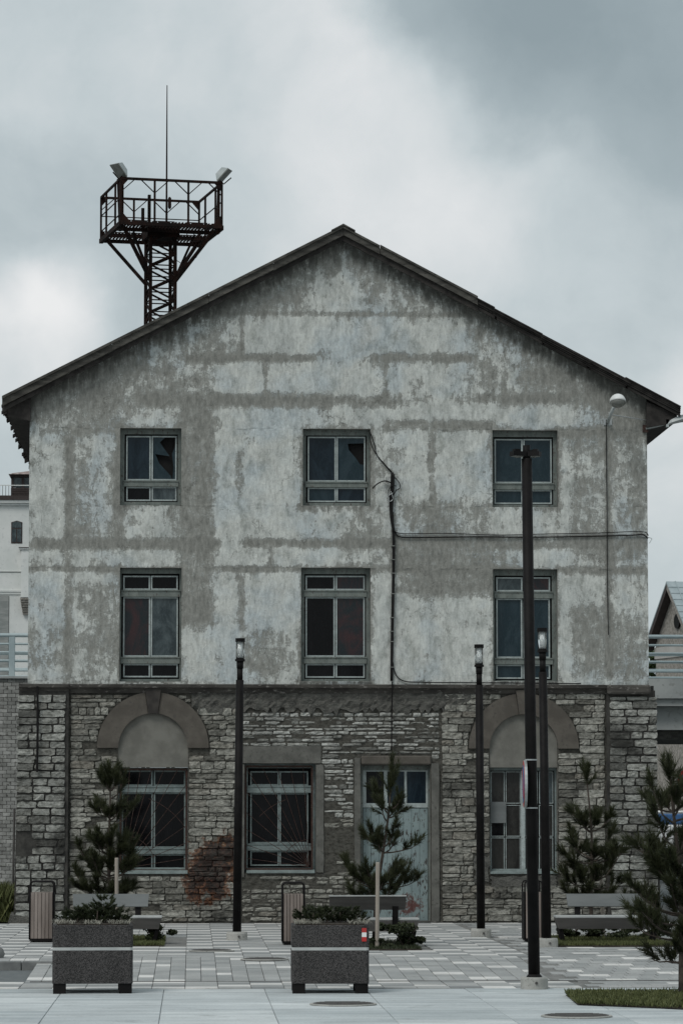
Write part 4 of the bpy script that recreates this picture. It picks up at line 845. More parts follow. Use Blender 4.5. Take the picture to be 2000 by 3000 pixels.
stuff(bm_far.build('blockwork', 'grey_brick', RW, fix=False))
a, c = XZ(43, 2368, 1.5); a2, c2 = XZ(38, 2612, 1.5); t = tag(MB().tube([(a, 1.5, c), (a2, 1.5, c2 - .3)], .022, 8).build('conduit', 'iron'), 'thin dark conduit pipe upright beside the left stone pier', 'pipe')
# white block left
WY = 188.0
def WP(px, py): return PY(px, py, WY)
wz = lambda py: WP(40, py).z; wx_ = lambda px: WP(px, 1700).x
WB = thing('white_building', 'white rendered building with a roof lantern beyond the viaduct at left', 'building', (wx_(-200), WY, 0))
ox = wx_(-200)
def wbox(nm, mt, pxa, pxb, pya, pyb, y0, y1, par=None): return MB().box((wx_(pxa) - ox, y0, wz(pyb)), (wx_(pxb) - ox, y1, wz(pya))).build(nm, mt, par or WB)
wbox('wall', 'white_render', -200, 400, 1478, 1745, 0, 14); wbox('wall', 'white_render', 28, 400, 1745, 2350, .02, 14); wbox('brick_panel', 'white_brick', -200, 27, 1746, 2350, -.05, 14)
MB().box((wx_(-200) - ox, .0, -.3), (wx_(400) - ox, 14, wz(2345))).build('plinth', 'white_render', WB)
wbox('cornice', 'white_render', -210, 400, 1466, 1474, -.35, 14.2); wbox('cornice', 'white_render', -205, 400, 1474, 1481, -.18, 14.1); wbox('eaves', 'brown_trim', -212, 400, 1453, 1465.5, -.45, 14.3)
wbox('string_course', 'white_render', -202, 64, 1672, 1675, -.06, .5); wbox('string_course', 'render_grey', -202, 64, 1675.2, 1676.6, -.04, .5); wbox('string_course', 'white_render', -202, 64, 1729, 1734, -.12, .5); wbox('string_course', 'white_render', -202, 64, 1734.2, 1741, -.06, .5)
wf = MB(); x0, x1 = wx_(32.5) - ox, wx_(65) - ox; z0, z1 = wz(1592), wz(1530); poly = [(x0, z0), (x1, z0), (x1, z1), ((x0 + x1) / 2, z1 + .12), (x0, z1)]
WW = wf.prism(poly, -.03, .06).build('window', 'brown_trim', WB); e = .07; mx = (x0 + x1) / 2; zc_ = wz(1548)
MB().prism([(x0 + e, zc_ + .05), (x1 - e, zc_ + .05), (x1 - e, z1 - .05), (mx, z1 + .06), (x0 + e, z1 - .05)], -.05, -.031).build('pane', 'glass_grey', WW)
for a, q in ((x0 + e, mx - .04), (mx + .04, x1 - e)): MB().box((a, -.05, z0 + .1), (q, -.031, zc_ - .05)).build('pane', 'glass_grey', WW)
wbox('buttress', 'white_render', 64, 300, 1612, 1752, -.9, 0); wbox('buttress_cap', 'brown_trim', 57, 300, 1606, 1608, -1.05, 0); wbox('buttress_cap', 'white_render', 58, 300, 1608.2, 1612, -1.0, 0)
for k in range(7): wbox('corbel', 'house_stone', 62 + k * 1.1, 300, 1752.5 + k * 7, 1758.5 + k * 7, -.85 + k * .1, 0)
lp = wbox('roof_lantern', 'brown_trim', 29, 300, 1425, 1453, 1.0, 12); wbox('lantern_beam', 'brown_trim', 28, 300, 1388, 1394, .9, 12, lp)
for a, q in ((29, 36), (60, 67), (92, 99)): wbox('lantern_post', 'brown_trim', a, q, 1394, 1425, 1.0, 1.3, lp)
for a, q in ((36, 60), (67, 92)): wbox('lantern_pane', 'glass_grey', a, q, 1395, 1424, 1.1, 1.16, lp)
for k in range(5): wbox('weatherboard', 'brown_trim', 28.5, 300, 1427 + k * 5, 1431 + k * 5, .93, .99, lp)
za, zb = wz(1387), wz(1340); x0, x1 = wx_(22) - ox, wx_(300) - ox; MB().add([(x0, .4, za), (x1, .4, za), (x1, 12.5, za), (x0, 12.5, za), (x0 + 3.2, 6.4, zb - .2), (x1 - 3, 6.4, zb - .2)], [(0, 1, 5, 4), (1, 2, 5), (2, 3, 4, 5), (3, 0, 4), (0, 3, 2, 1)]).build('lantern_roof', 'copper', WB)
for k in range(8): xx = x0 + .25 + k * .5; MB().bar((xx, .4, za + .03), (xx + min(3.2, 2.9) * .5, 3.4, za + (zb - za - .2) * .5 + .04), .06).build('roof_seam', 'copper', WB)
for zq in (1421, 1452): MB().bar((wx_(-30) - ox, .2, wz(zq)), (wx_(300) - ox, .2, wz(zq)), .06).build('roof_rail', 'white_render' if zq == 1421 else 'brown_trim', WB)
for k in range(9): xx = wx_(-30 + k * 9) - ox; MB().bar((xx, .2, wz(1453)), (xx, .2, wz(1421)), .035).build('roof_rail_post', 'brown_trim', WB)
# stone house right
HY = 130.0; hp = PY(1950, 1703, HY); H = thing('stone_house', 'gabled stone house with pale metal roof beyond the viaduct at right', 'house', (hp.x, HY, 0), R(14))
sH = FPX / (HY - CAM.y); hw_ = 3.3; za = hp.z; ze = PY(1990, 1868, HY).z - .1
MB().add([(.5, -hw_ + .4, 0), (.5, hw_ - .4, 0), (.5, hw_ - .4, ze), (.5, 0, za - .3), (.5, -hw_ + .4, ze), (14, -hw_ + .4, 0), (14, hw_ - .4, 0), (14, hw_ - .4, ze), (14, 0, za - .3), (14, -hw_ + .4, ze)], [(0, 1, 2, 3, 4), (5, 9, 8, 7, 6), (0, 4, 9, 5), (1, 6, 7, 2)]).build('wall', 'house_stone', H)
for s_ in (-1, 1):
    mb = MB(); ye = s_ * hw_; mb.hexa(((0, 0, za - .12), (14.5, 0, za - .12), (14.5, ye, ze - .12), (0, ye, ze - .12), (0, 0, za), (14.5, 0, za), (14.5, ye, ze), (0, ye, ze))); rf = mb.build('roof', 'zinc', H)
    if s_ < 0:
        for k in range(1, 9): u = k / 9; MB().bar((0, ye * u, za + (ze - za) * u + .01), (14.5, ye * u, za + (ze - za) * u + .01), .05).build('roof_seam', 'zinc', rf)
        for k in range(8): MB().bar((.55 + k * .9, 0, za + .02), (.55 + k * .9, ye, ze + .02), .05).build('roof_seam', 'zinc', rf)
    mb = MB(); mb.hexa(((.02, 0, za - .5), (.5, 0, za - .5), (.5, ye, ze - .5), (.02, ye, ze - .5), (.02, 0, za - .13), (.5, 0, za - .13), (.5, ye, ze - .13), (.02, ye, ze - .13))); mb.build('verge_board', 'brown_trim' if s_ > 0 else 'house_stone', rf)
rwd = MB().lathe([(.42, 0), (.42, .1)], n=20).build('round_window', 'glass_dark', H); rwd.rotation_euler = (0, R(-90), 0); rwd.location = (.48, -.55, ze + 1.0)
mb = MB(); mb.box((.44, -hw_ + .3, ze - 1.0), (.56, hw_ - .3, ze - .35)); mb.build('string_course', 'house_render', H)
for k in range(6):
    x = 1.2 + k * 1.7; zq = 4.2; MB().box((x - .22, -hw_ + .28, 0), (x + .22, -hw_ + .45, ze - .2)).build('pilaster', 'house_stone', H); MB().box((x + .25, -hw_ + .33, 3.2), (x + 1.4, -hw_ + .42, ze - .3)).build('wall_panel', 'house_render', H)
    w_ = MB().box((x + .5, -hw_ + .30, 4.9), (x + 1.15, -hw_ + .40, 6.6)).build('window', 'glass_grey', H); MB().box((x + .42, -hw_ + .22, 4.78), (x + 1.23, -hw_ + .38, 4.89)).build('sill', 'white_render', w_)
# leafy things helpers
def leaves(mb, c, r, n, size, rg, flat=.6):
    for _ in range(n):
        while 1:
            p = Vector((rg.uniform(-1, 1), rg.uniform(-1, 1), rg.uniform(-1, 1)))
            if p.length < 1: break
        p = p * (.55 + .45 * rg.random()) ; q = Vector((c[0] + p.x * r[0], c[1] + p.y * r[1], c[2] + p.z * r[2])); a = Vector((rg.gauss(0, 1), rg.gauss(0, 1), rg.gauss(0, flat))).normalized() * size * rg.uniform(.6, 1.3); u = a.cross(Vector((rg.gauss(0, 1), rg.gauss(0, 1), rg.gauss(0, 1)))).normalized() * size * .35
        mb.tone = max(0, min(1, .5 + p.z * .45 + rg.uniform(-.2, .2))); mb.add([q - a * .5, q + u, q + a * .5, q - u], [(0, 1, 2, 3)])
def clumps(c, r, k, rg): return [((c[0] + rg.gauss(0, .45) * r[0], c[1] + rg.gauss(0, .45) * r[1], c[2] + rg.uniform(-.6, .7) * r[2]), rg.uniform(.28, .5)) for _ in range(k)]
def bush(name, label, cat, base, r, k, n, size, mat, seed, group=None, stems=5):
    rg = random.Random(seed); t = thing(name, label, cat, base, 0, group); st = MB()
    for i in range(stems): a = rg.uniform(0, 6.28); st.tube([(0, 0, -.02), (math.cos(a) * r[0] * .3, math.sin(a) * r[1] * .3, r[2] * .8), (math.cos(a) * r[0] * .65, math.sin(a) * r[1] * .65, r[2] * 1.5)], [.014, .01, .004], 5)
    st.build('stem', 'bark', t); lf = MB()
    for (c, s_) in clumps((0, 0, r[2]), r, k, rg): leaves(lf, c, (r[0] * s_, r[1] * s_, r[2] * s_), n, size, rg)
    lf.build('foliage', mat, t, fix=False); return t
q = PY(1908, 1905, 150.0); rg = random.Random(9); t = thing('broadleaf_tree', 'green tree crown peeping beside the stone house roof', 'tree', (q.x, 150, 0))
MB().tube([(0, 0, 0), (.1, 0, 5), (0, 0, q.z)], [.25, .18, .06], 8).build('trunk', 'bark', t); lf = MB()
for (c, s_) in clumps((0, 0, q.z - .8), (1.6, 1.6, 1.8), 14, rg): leaves(lf, c, (1.6 * s_, 1.6 * s_, 1.8 * s_), 120, .22, rg)
lf.build('crown', 'tree_leaf', t, fix=False)
# parked van and road sign seen between the big pine's branches
vp = PG(1990, 2545); vp = PY(1990, 2545, 60.0); Vn = thing('parked_van', 'blue and white van parked under the viaduct behind the largest pine', 'van', (vp.x, 60.0, -.03)); sV = FPX / (60 - CAM.y); vzz = lambda py: PY(1990, py, 60.0).z + .03
def vprof(z0, z1, x0, x1, nm, mt, y0=-.95, y1=.95): return MB().cbox((x0, y0, z0), (x1, y1, z1), .05).build(nm, mt, Vn)
xv0 = PY(1923, 2500, 60).x - vp.x - 1.4
vprof(vzz(2484), vzz(2416), xv0, xv0 + 4.8, 'body', 'white_paint'); vprof(vzz(2415.5), vzz(2384), xv0 + .1, xv0 + 4.75, 'upper_body', 'blue_paint', -.92, .92); vprof(vzz(2383.5), vzz(2375), xv0 + .15, xv0 + 4.7, 'roof_panel', 'white_paint', -.9, .9); vprof(vzz(2492), vzz(2485), xv0, xv0 + 4.8, 'sill', 'lamp_grey'); vprof(vzz(2530), vzz(2493), xv0 + .2, xv0 + 4.6, 'underbody', 'tyre', -.8, .8)
for xx in (xv0 + .9, xv0 + 3.8):
    wh = MB().lathe([(.32, -.1), (.33, 0), (.32, .1)], n=20).build('wheel', 'tyre', Vn); wh.rotation_euler = (R(90), 0, 0); wh.location = (xx, -.9, .33); MB().lathe([(.18, .1), (.17, .12)], n=16).build('hub', 'galvanised', wh)
def round_sign(c, r, nrm_rz, label, post, mats, slash=True):
    t = thing('road_sign', label, 'road sign', c, nrm_rz)
    def disc(r_, y0, y1, mt, nm): return MB().prism([(r_ * math.cos(2 * math.pi * k / 32), r_ * math.sin(2 * math.pi * k / 32)) for k in range(32)], y0, y1).build(nm, mt, t)
    disc(r, -.004, .03, 'galvanised', 'backplate'); disc(r - .006, -.008, -.0045, 'red_paint', 'red_ring'); disc(r * .8, -.012, -.0085, 'blue_paint', 'blue_field')
    if slash: w = r * .085; MB().hexa([(a * .70710678 * r * .8 + b_ * w * .7071, y, -a * .70710678 * r * .8 + b_ * w * .7071) for y in (-.016, -.0125) for a, b_ in ((-1, -1), (1, -1), (1, 1), (-1, 1))]).build('red_bar', 'red_paint', t)
    return t
rsn = PY(2022, 2290, 9.0); round_sign((rsn.x, 9.0, rsn.z), .3, R(10), 'round blue sign with red rim behind the top of the largest pine', 0, 0); tag(MB().tube([(rsn.x, 9.06, -.2), (rsn.x, 9.06, rsn.z + .3)], .03, 8).build('sign_post', 'galvanised'), 'grey post carrying the round blue sign at the right edge', 'post')

# ================================================================== STREET FURNITURE
def lean(px0, py0, px1, py1, p): q = PY(px1, py1, p.y); return q.x - p.x, q.z - p.z
def lamp_post(px, py, pxt, pyt, label):
    p = PG(px, py); dxl, hh = lean(px, py, pxt, pyt, p); t = thing('lamp_post', label, 'lamp post', p, 0, 'black lamp posts with glass lanterns')
    MB().lathe([(.165, -.2), (.165, .10), (.155, .13)], n=24).build('concrete_base', 'concrete', t, False); MB().lathe([(.018, 0), (.018, .012)], (0, 0, 0), 10).build('plug', 'iron', t); o = bpy.data.objects[LAST[0]]; o.location = (.03, -.166, .06); o.rotation_euler = (R(90), 0, 0)
    ax = lambda z: (dxl * z / hh, 0, z)
    MB().tube([ax(.125), ax(hh - .66)], [.068, .062], 16).build('pole', 'black_paint', t, True); MB().tube([ax(hh - .66), ax(hh - .48)], .046, 16).build('neck', 'black_paint', t, True); MB().tube([ax(hh - .48), ax(hh - .36)], [.052, .056], 16).build('neck', 'black_paint', t, True)
    MB().tube([ax(hh - .365), ax(hh - .33)], .078, 16).build('collar', 'black_paint', t); MB().tube([ax(hh - .33), ax(hh - .31)], .064, 16).build('collar', 'black_paint', t); MB().tube([ax(hh - .31), ax(hh - .056)], .064, 20).build('lantern_glass', 'lamp_glass', t, True); MB().tube([ax(hh - .312), ax(hh - .055)], .036, 12).build('reflector', 'lamp_white', t, True)
    for sx_ in (-1, 1): MB().tube([Vector(ax(hh - .31)) + Vector((sx_ * .058, .02, 0)), Vector(ax(hh - .05)) + Vector((sx_ * .058, .02, 0))], .006, 6).build('stay', 'black_paint', t)
    MB().tube([ax(hh - .056), ax(hh)], .078, 18).build('cap', 'black_paint', t)
lamp_post(694, 2754, 704, 1870, 'black lantern post left of centre, in front of the barred ground floor window')
lamp_post(1408, 2744, 1402, 1888, 'black lantern post between the blue door and the tall mast')
lamp_post(1601, 2774, 1587, 1840, 'black lantern post standing close to the tall mast on its right')
p = PG(1564, 2898); dxl, hh = lean(1564, 2898, 1541, 1305, p); tp = thing('light_mast', 'tall black mast with a cross head of floodlights and a round sign', 'light mast', p)
ax = lambda z: (dxl * z / hh, 0, z)
cb = MB(); cb.lathe([(.165, -.2), (.165, .125), (.155, .145)], n=28).build('concrete_base', 'concrete', tp); MB().lathe([(.10, .14), (.085, .165), (.07, .18)], n=20).build('foot_flange', 'black_paint', tp); MB().lathe([(.018, 0), (.018, .012)], n=10).build('plug', 'iron', tp); o = bpy.data.objects[LAST[0]]; o.location = (.01, -.166, .08); o.rotation_euler = (R(90), 0, 0)
MB().tube([ax(.15), ax(hh - .16)], [.071, .064], 20).build('pole', 'black_paint', tp, True); MB().tube([ax(hh - .162), ax(hh)], [.045, .045], 18).build('head_tube', 'black_paint', tp, True)
for (ang, ln) in ((200, .2), (-20, .17), (160, .16), (20, .14)):
    a = R(ang); c, s_ = math.cos(a), math.sin(a); bz = hh - .135; mb = MB()
    v = [(u * c - w * s_ + ax(hh)[0], u * s_ + w * c, z) for z in (bz, bz + .055) for u, w in ((.03, -.06), (ln, -.06), (ln, .06), (.03, .06))]; mb.hexa(v); F_ = mb.build('floodlight_arm', 'black_paint', tp)
    v = [(u * c - w * s_ + ax(hh)[0], u * s_ + w * c, z) for z in (bz - .006, bz - .0005) for u, w in ((.06, -.045), (ln - .015, -.045), (ln - .015, .045), (.06, .045))]; MB().hexa(v).build('lens', 'lens', F_)
    v = [(u * c - w * s_ + ax(hh)[0], u * s_ + w * c, z) for z in (bz + .0555, bz + .085) for u, w in ((ln * .5, -.04), (ln * .85, -.04), (ln * .85, .04), (ln * .5, .04))]; MB().hexa(v).build('driver_box', 'black_paint', F_)
sg = PY(1531, 2297, p.y); sr = .285; sgt = round_sign((sg.x + .01, p.y - .03, sg.z), sr, R(-93), 'round blue and red sign seen edge-on, strapped to the tall mast', 0, 0)
for zq in (2226, 2367):
    q = PY(1560, zq, p.y); xc = ax(q.z - p.z)[0] + p.x; st = MB().lathe([(.074, -.008), (.074, .008)], n=18); s_ = st.build('strap', 'galvanised', sgt); s_.matrix_world = Matrix.Translation((0, 0, 0)); s_.parent = sgt; s_.matrix_parent_inverse = Matrix.Identity(4); Rz = Matrix.Rotation(R(93), 4, 'Z'); s_.location = Rz @ (Vector((xc, p.y, q.z)) - Vector(sgt.location))

def bin_(px0, px1, pyb, pyt, label):
    p = PG((px0 + px1) / 2, pyb); s_ = SC(p); w = (px1 - px0) / s_ / 2; h = (pyb - pyt) / s_; t = thing('litter_bin', label, 'litter bin', p, 0, 'slatted litter bins beside the benches'); dp = .2
    for y in (-dp, dp): 
        mb = MB(); r_ = .05; path_ = [(-w + .012, y, .04), (-w + .012, y, h - r_)] + [(-w + .012 + r_ - r_ * math.cos(R(a)), y, h - r_ + r_ * math.sin(R(a))) for a in (30, 60, 90)] + [(w - .012 - r_ + r_ * math.sin(R(a)), y, h - r_ + r_ * math.cos(R(a))) for a in (0, 30, 60)] + [(w - .012, y, h - r_), (w - .012, y, .04)]; mb.tube(path_, .013, 7); mb.build('frame_hoop', 'black_paint', t, True)
    MB().box((-w + .012, -dp - .008, .02), (w - .012, dp + .008, .05)).build('bottom_plate', 'black_paint', t); MB().box((-w * .75, -dp * .75, 0), (w * .75, dp * .75, .02)).build('foot', 'black_paint', t); hl = h * .82
    MB().box((-w + .03, -dp + .03, .05), (w - .03, dp - .03, hl - .01)).build('inner_liner', 'black_paint', t)
    n = 6; x0 = -w + .026; sw_ = (2 * w - .052) / n
    for k in range(n):
        for y in (-dp - .004, dp - .016): MB().cbox((x0 + k * sw_ + .003, y, .055), (x0 + (k + 1) * sw_ - .003, y + .02, hl), .003).build('slat', 'bin_wood', t)
    for s2 in (-1, 1):
        for k in range(5): y0 = -dp + .03 + k * .07; MB().box((s2 * (w - .012) - .009, y0, .055), (s2 * (w - .012) + .009, y0 + .064, hl)).build('slat', 'black_paint', t)
bin_(87, 160, 2759, 2585, 'slatted wood litter bin in front of the left stone pier')
bin_(825, 892, 2767, 2588, 'slatted wood litter bin behind the middle planter below the barred window')
bin_(1531, 1586, 2758, 2582, 'slatted wood litter bin mostly hidden behind the tall mast')

def bench(pxl, pxr, seat_py, back, flip, label, dark=False):
    sh = .42; s_ = (seat_py - HOR) / (2 - sh); y = FPX / s_ + CAM.y; a, b_ = PY(pxl, seat_py, y), PY(pxr, seat_py, y); w = (b_.x - a.x) / 2
    t = thing('bench', label, 'bench', ((a.x + b_.x) / 2, y + .2, 0), R(180) if flip else 0, 'concrete and timber benches')
    top = MB().cbox((-w, -.22, sh - .035), (w, .22, sh), .008).build('seat_top', 'band', t)
    MB().hexa(((-w + .05, -.17, sh - .20), (w - .05, -.17, sh - .20), (w - .05, .2, sh - .2), (-w + .05, .2, sh - .2), (-w + .005, -.215, sh - .037), (w - .005, -.215, sh - .037), (w - .005, .215, sh - .037), (-w + .005, .215, sh - .037))).build('seat_box', 'bench_wood', t)
    for sx_ in (-1, 1): MB().hexa(((sx_ * (w - .16), -.12, -.02), (sx_ * (w - .10), -.12, -.02), (sx_ * (w - .10), .15, -.02), (sx_ * (w - .16), .15, -.02), (sx_ * (w - .10), -.15, sh - .195), (sx_ * (w - .04), -.15, sh - .195), (sx_ * (w - .04), .18, sh - .195), (sx_ * (w - .10), .18, sh - .195))).build('leg', 'black_paint', t)
    bw_ = w * .74; sg_ = 1
    bk = MB().hexa(((-bw_ + .015, .20, .555), (bw_ - .015, .20, .555), (bw_ - .015, .235, .545), (-bw_ + .015, .235, .545), (-bw_, .30, .745), (bw_, .30, .745), (bw_, .335, .735), (-bw_, .335, .735))).build('backrest', 'bench_grey' if not flip else 'bench_wood', t)  # turned bench: shade on its down-facing back is put into the colour
    if flip: MB().box((-bw_, .292, .747), (bw_, .345, .765)).build('backrest_highlight', 'band', t)  # pale strip added for the bright highlight along the top edge
    for sx_ in (-.72, .72): MB().bar((sx_ * bw_, .225, sh - .1), (sx_ * bw_, .262, .6), .09, .03).build('bracket', 'black_paint', t)
bench(170, 475, 2680, None, False, 'grey bench half hidden behind the left planter')
bench(923, 1228, 2687, None, True, 'bench, shaded back coloured dark, turned to the blue door behind the staked pine')
bench(1628, 1935, 2681, None, False, 'grey bench under the pine at right, beside the lamp post')

def planter(px0, px1, pyb, rz, label, marker):
    p = PG((px0 + px1) / 2, pyb); s_ = SC(p); w = (px1 - px0) / s_ / 2; t = thing('planter', label, 'planter', (p.x, p.y + w, p.z), rz, 'square aggregate concrete planters'); hl = .118; zb1 = hl + .385; zb2 = zb1 + .036; zt1 = hl + .68
    MB().cbox((-w, -w, hl), (w, w, zb1), .028, .006).build('lower_block', 'aggregate', t); MB().cbox((-w + .003, -w + .003, zb1 + .001), (w - .003, w - .003, zb2), .026, .001).build('band', 'band', t)
    ub = MB().cbox((-w, -w, zb2 + .001), (w, w, zt1), .028, .008).build('upper_block', 'aggregate', t)
    MB().box((-w + .05, -w + .05, zt1 - .02), (w - .05, w - .05, zt1 + .014)).build('soil', 'soil', t)
    for sx_ in (-1, 1):
        for sy_ in (-1, 1): MB().box((sx_ * (w - .085) - .075, sy_ * (w - .1) - .08, 0), (sx_ * (w - .085) + .075, sy_ * (w - .1) + .08, hl + .02)).build('foot', 'black_paint', t)
    if marker:
        for k, mt in enumerate(('red_paint', 'white_paint', 'red_paint')): MB().box((w - .085, -w - .008, zt1 - .19 + k * .052), (w - .03, -w - .002, zt1 - .19 + (k + 1) * .052)).build('marker_plate', mt, ub)
    return t, w, zt1
P1, w1, z1_ = planter(151, 384, 2912, R(2), 'speckled dark concrete planter at left with dense evergreen', False)
P2, w2, z2_ = planter(857, 1082, 2912, R(-1.0), 'speckled dark concrete planter with a red and white plate', True)

# ================================================================== PLANTS
def needles(mb, p, d, L, n, rg, ln=.10, wd=.0045):
    d = d.normalized(); u = d.cross(Vector((0, 0, 1)) if abs(d.z) < .9 else Vector((1, 0, 0))).normalized(); w = d.cross(u)
    for _ in range(n):
        t = rg.random(); b0 = p + d * (L * t); a = rg.uniform(0, 6.283); sp = rg.uniform(.35, .95) * (1 - .35 * t); nd = (d * math.cos(sp) + (u * math.cos(a) + w * math.sin(a)) * math.sin(sp)).normalized(); l_ = ln * rg.uniform(.7, 1.2)
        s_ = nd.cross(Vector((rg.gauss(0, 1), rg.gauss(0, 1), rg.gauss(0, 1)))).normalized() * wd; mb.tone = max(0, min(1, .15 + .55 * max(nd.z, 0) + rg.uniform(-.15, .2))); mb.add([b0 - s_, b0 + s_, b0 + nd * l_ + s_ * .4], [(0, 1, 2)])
def pine(pxb, pyb, pxt, pyt, whorls, label, seed, ybase=None, stemr=.035, tuft=.45, dens=1.0, nl=.125, group='young pines in the square'):
    rg = random.Random(seed); p = PG(pxb, pyb); q = PY(pxt, pyt, p.y); Hh = q.z - p.z; dx = q.x - p.x; t = thing('pine_tree', label, 'pine tree', p, 0, group); s_ = SC(p)
    tr = lambda z: Vector((dx * (z / Hh) + .03 * math.sin(z * 2.3 + seed), .02 * math.sin(z * 3 + seed), z))
    MB().tube([tr(Hh * k / 10) - Vector((0, 0, .08 if k == 0 else 0)) for k in range(10)] + [tr(Hh * .97)], [stemr * (1 - .075 * k) for k in range(11)], 8).build('trunk', 'bark', t, True); cr = MB()
    # leader tuft
    for k in range(int(11 * dens)): a = rg.uniform(0, 6.28); sp = rg.uniform(.0, .75); dv = Vector((math.cos(a) * math.sin(sp), math.sin(a) * math.sin(sp), math.cos(sp))); needles(cr, tr(Hh - tuft * rg.uniform(.55, 1.0)), dv, tuft * rg.uniform(.5, .85), int(95 * dens), rg, nl)
    for (pyw_, ext_l, ext_r, n, rise, sub) in whorls:
        z = PY(pxb, pyw_, p.y).z - p.z
        for k in range(n):
            base = tr(max(.12, z + rg.uniform(-.10, .09)))
            a = 6.283 * (k + rg.uniform(-.25, .25)) / n; ca = math.cos(a); L = ((ext_r if ca > 0 else ext_l) / s_) * rg.uniform(.5, 1.08); L *= (.55 + .45 * abs(ca)); el = (rise + .18) * rg.uniform(.35, 1.75)
            tip = base + Vector((ca * L, math.sin(a) * L, L * el)); mid = base + Vector((ca * L * .5, math.sin(a) * L * .5, L * el * .22)); pts = [base, mid, tip]
            br = MB().tube([base, base * .5 + mid * .5 - Vector((0, 0, .01)), mid, mid * .5 + tip * .5 - Vector((0, 0, .02)), tip], [.016, .013, .011, .008, .005], 6)
            m_ = max(3, int(sub * 1.25 * rg.uniform(.8, 1.2)))
            for i in range(m_):
                u = .48 + .52 * (i + rg.random()) / m_; c = mid + (tip - mid) * ((u - .5) * 2) if u > .5 else base + (mid - base) * (u * 2); dv = Vector((ca * .5 + rg.gauss(0, .45), math.sin(a) * .5 + rg.gauss(0, .45), rg.uniform(.4, 1.5))).normalized(); sl_ = rg.uniform(.08, .2)
                br.tube([c, c + dv * sl_], [.006, .004], 4); needles(cr, c + dv * .02, dv, sl_, int(85 * dens), rg, nl)
            needles(cr, tip - (tip - mid).normalized() * .1, (tip - mid).normalized() + Vector((0, 0, .5)), .22, int(80 * dens), rg, nl); br.build('branch', 'bark', t)
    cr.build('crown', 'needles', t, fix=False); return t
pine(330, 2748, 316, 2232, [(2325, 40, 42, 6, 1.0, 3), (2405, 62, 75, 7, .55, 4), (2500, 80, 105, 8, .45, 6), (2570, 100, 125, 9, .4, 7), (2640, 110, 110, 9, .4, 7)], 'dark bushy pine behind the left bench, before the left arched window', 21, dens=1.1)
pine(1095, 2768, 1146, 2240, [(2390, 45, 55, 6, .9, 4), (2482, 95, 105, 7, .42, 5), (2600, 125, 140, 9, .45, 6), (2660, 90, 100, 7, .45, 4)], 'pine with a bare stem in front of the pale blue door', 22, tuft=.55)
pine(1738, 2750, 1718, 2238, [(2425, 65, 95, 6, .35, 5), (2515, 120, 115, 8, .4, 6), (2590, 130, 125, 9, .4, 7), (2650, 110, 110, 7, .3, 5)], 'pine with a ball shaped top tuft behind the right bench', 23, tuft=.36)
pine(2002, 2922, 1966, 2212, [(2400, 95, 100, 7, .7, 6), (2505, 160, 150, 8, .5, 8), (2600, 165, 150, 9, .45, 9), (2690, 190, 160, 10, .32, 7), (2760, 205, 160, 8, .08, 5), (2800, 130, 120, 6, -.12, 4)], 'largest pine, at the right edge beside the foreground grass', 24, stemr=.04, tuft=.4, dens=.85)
def stake(px, pyb, pxt, pyt, label, Y=None):
    p = PG(px, pyb); q = PY(pxt, pyt, p.y); t = MB().tube([(0, 0, -.1), (q.x - p.x, 0, (q.z - p.z) - .012), (q.x - p.x, 0, q.z - p.z)], [.030, .029, .022], 12).build('tree_stake', 'stake_wood'); t.location = p; tag(t, label, 'tree stake', 'wooden stakes holding the pines')
stake(343, 2757, 342, 2513, 'round wooden stake of the dark bushy pine behind the left bench'); stake(1104, 2779, 1106, 2526, 'tall round wooden stake right behind the planter with the red plate'); stake(1768, 2746, 1758, 2524, 'wooden stake standing by the pine behind the right bench')
def bed(rct, label, h, n, mat, seed, front):
    x0, x1, y0, y1 = rct; soil = struct(MB().box((x0, y0, -.05), (x1, y1, .012)).build('planting_bed', 'soil')); rg = random.Random(seed); mb = MB()
    for _ in range(n):
        x, y = rg.uniform(x0, x1), y0 + (y1 - y0) * rg.random() ** 1.6 * front; a = rg.uniform(0, 6.28); l_ = h * rg.uniform(.6, 1.3); dx, dy = math.cos(a) * .007, math.sin(a) * .007; mb.tone = rg.random(); mb.add([(x - dx, y - dy, .01), (x + dx, y + dy, .01), (x + rg.gauss(0, .02), y + rg.gauss(0, .02), .01 + l_)], [(0, 1, 2)])
    o = stuff(mb.build('grass', mat, fix=False)); tag(o, label, 'grass')
bed(BED_L, 'mown grass strip in front of the left bench', .05, 9000, 'grass', 1, 1); bed(BED_M, 'dark sparse ground cover around the middle pine', .05, 3000, 'shrub_leaf', 2, 1); bed(BED_R, 'mown grass strip in front of the right bench', .05, 9000, 'grass', 3, 1)
# foreground ground cover, a kerbless wedge at lower right
c4 = [PG(*q) for q in ((1690, 2946), (2120, 2964), (2120, 2914), (1655, 2917))]; rg = random.Random(5); mb = MB()
def inside(u, v): return (c4[0] * (1 - u) + c4[1] * u) * (1 - v) + (c4[3] * (1 - u) + c4[2] * u) * v
sb = MB(); sb.add([(q.x, q.y, q.z + .012) for q in c4], [(0, 1, 2, 3)]); struct(sb.build('planting_bed', 'soil'))
for _ in range(16000):
    q = inside(rg.random(), rg.random()); a = rg.uniform(0, 6.28); l_ = rg.uniform(.04, .085); w_ = .008; dv = Vector((rg.gauss(0, .5), rg.gauss(0, .5), 1)).normalized() * l_; sd_ = Vector((math.cos(a), math.sin(a), 0)) * w_; mb.tone = rg.random(); b0 = q + Vector((0, 0, rg.uniform(0.01, .03))); mb.add([b0, b0 + dv * .5 + sd_, b0 + dv, b0 + dv * .5 - sd_], [(0, 1, 2, 3)])
tag(stuff(mb.build('ground_cover', 'grass', fix=False)), 'low green ground cover in the lower right foreground', 'ground cover')
def on_bed(px, py): return PG(px, py)
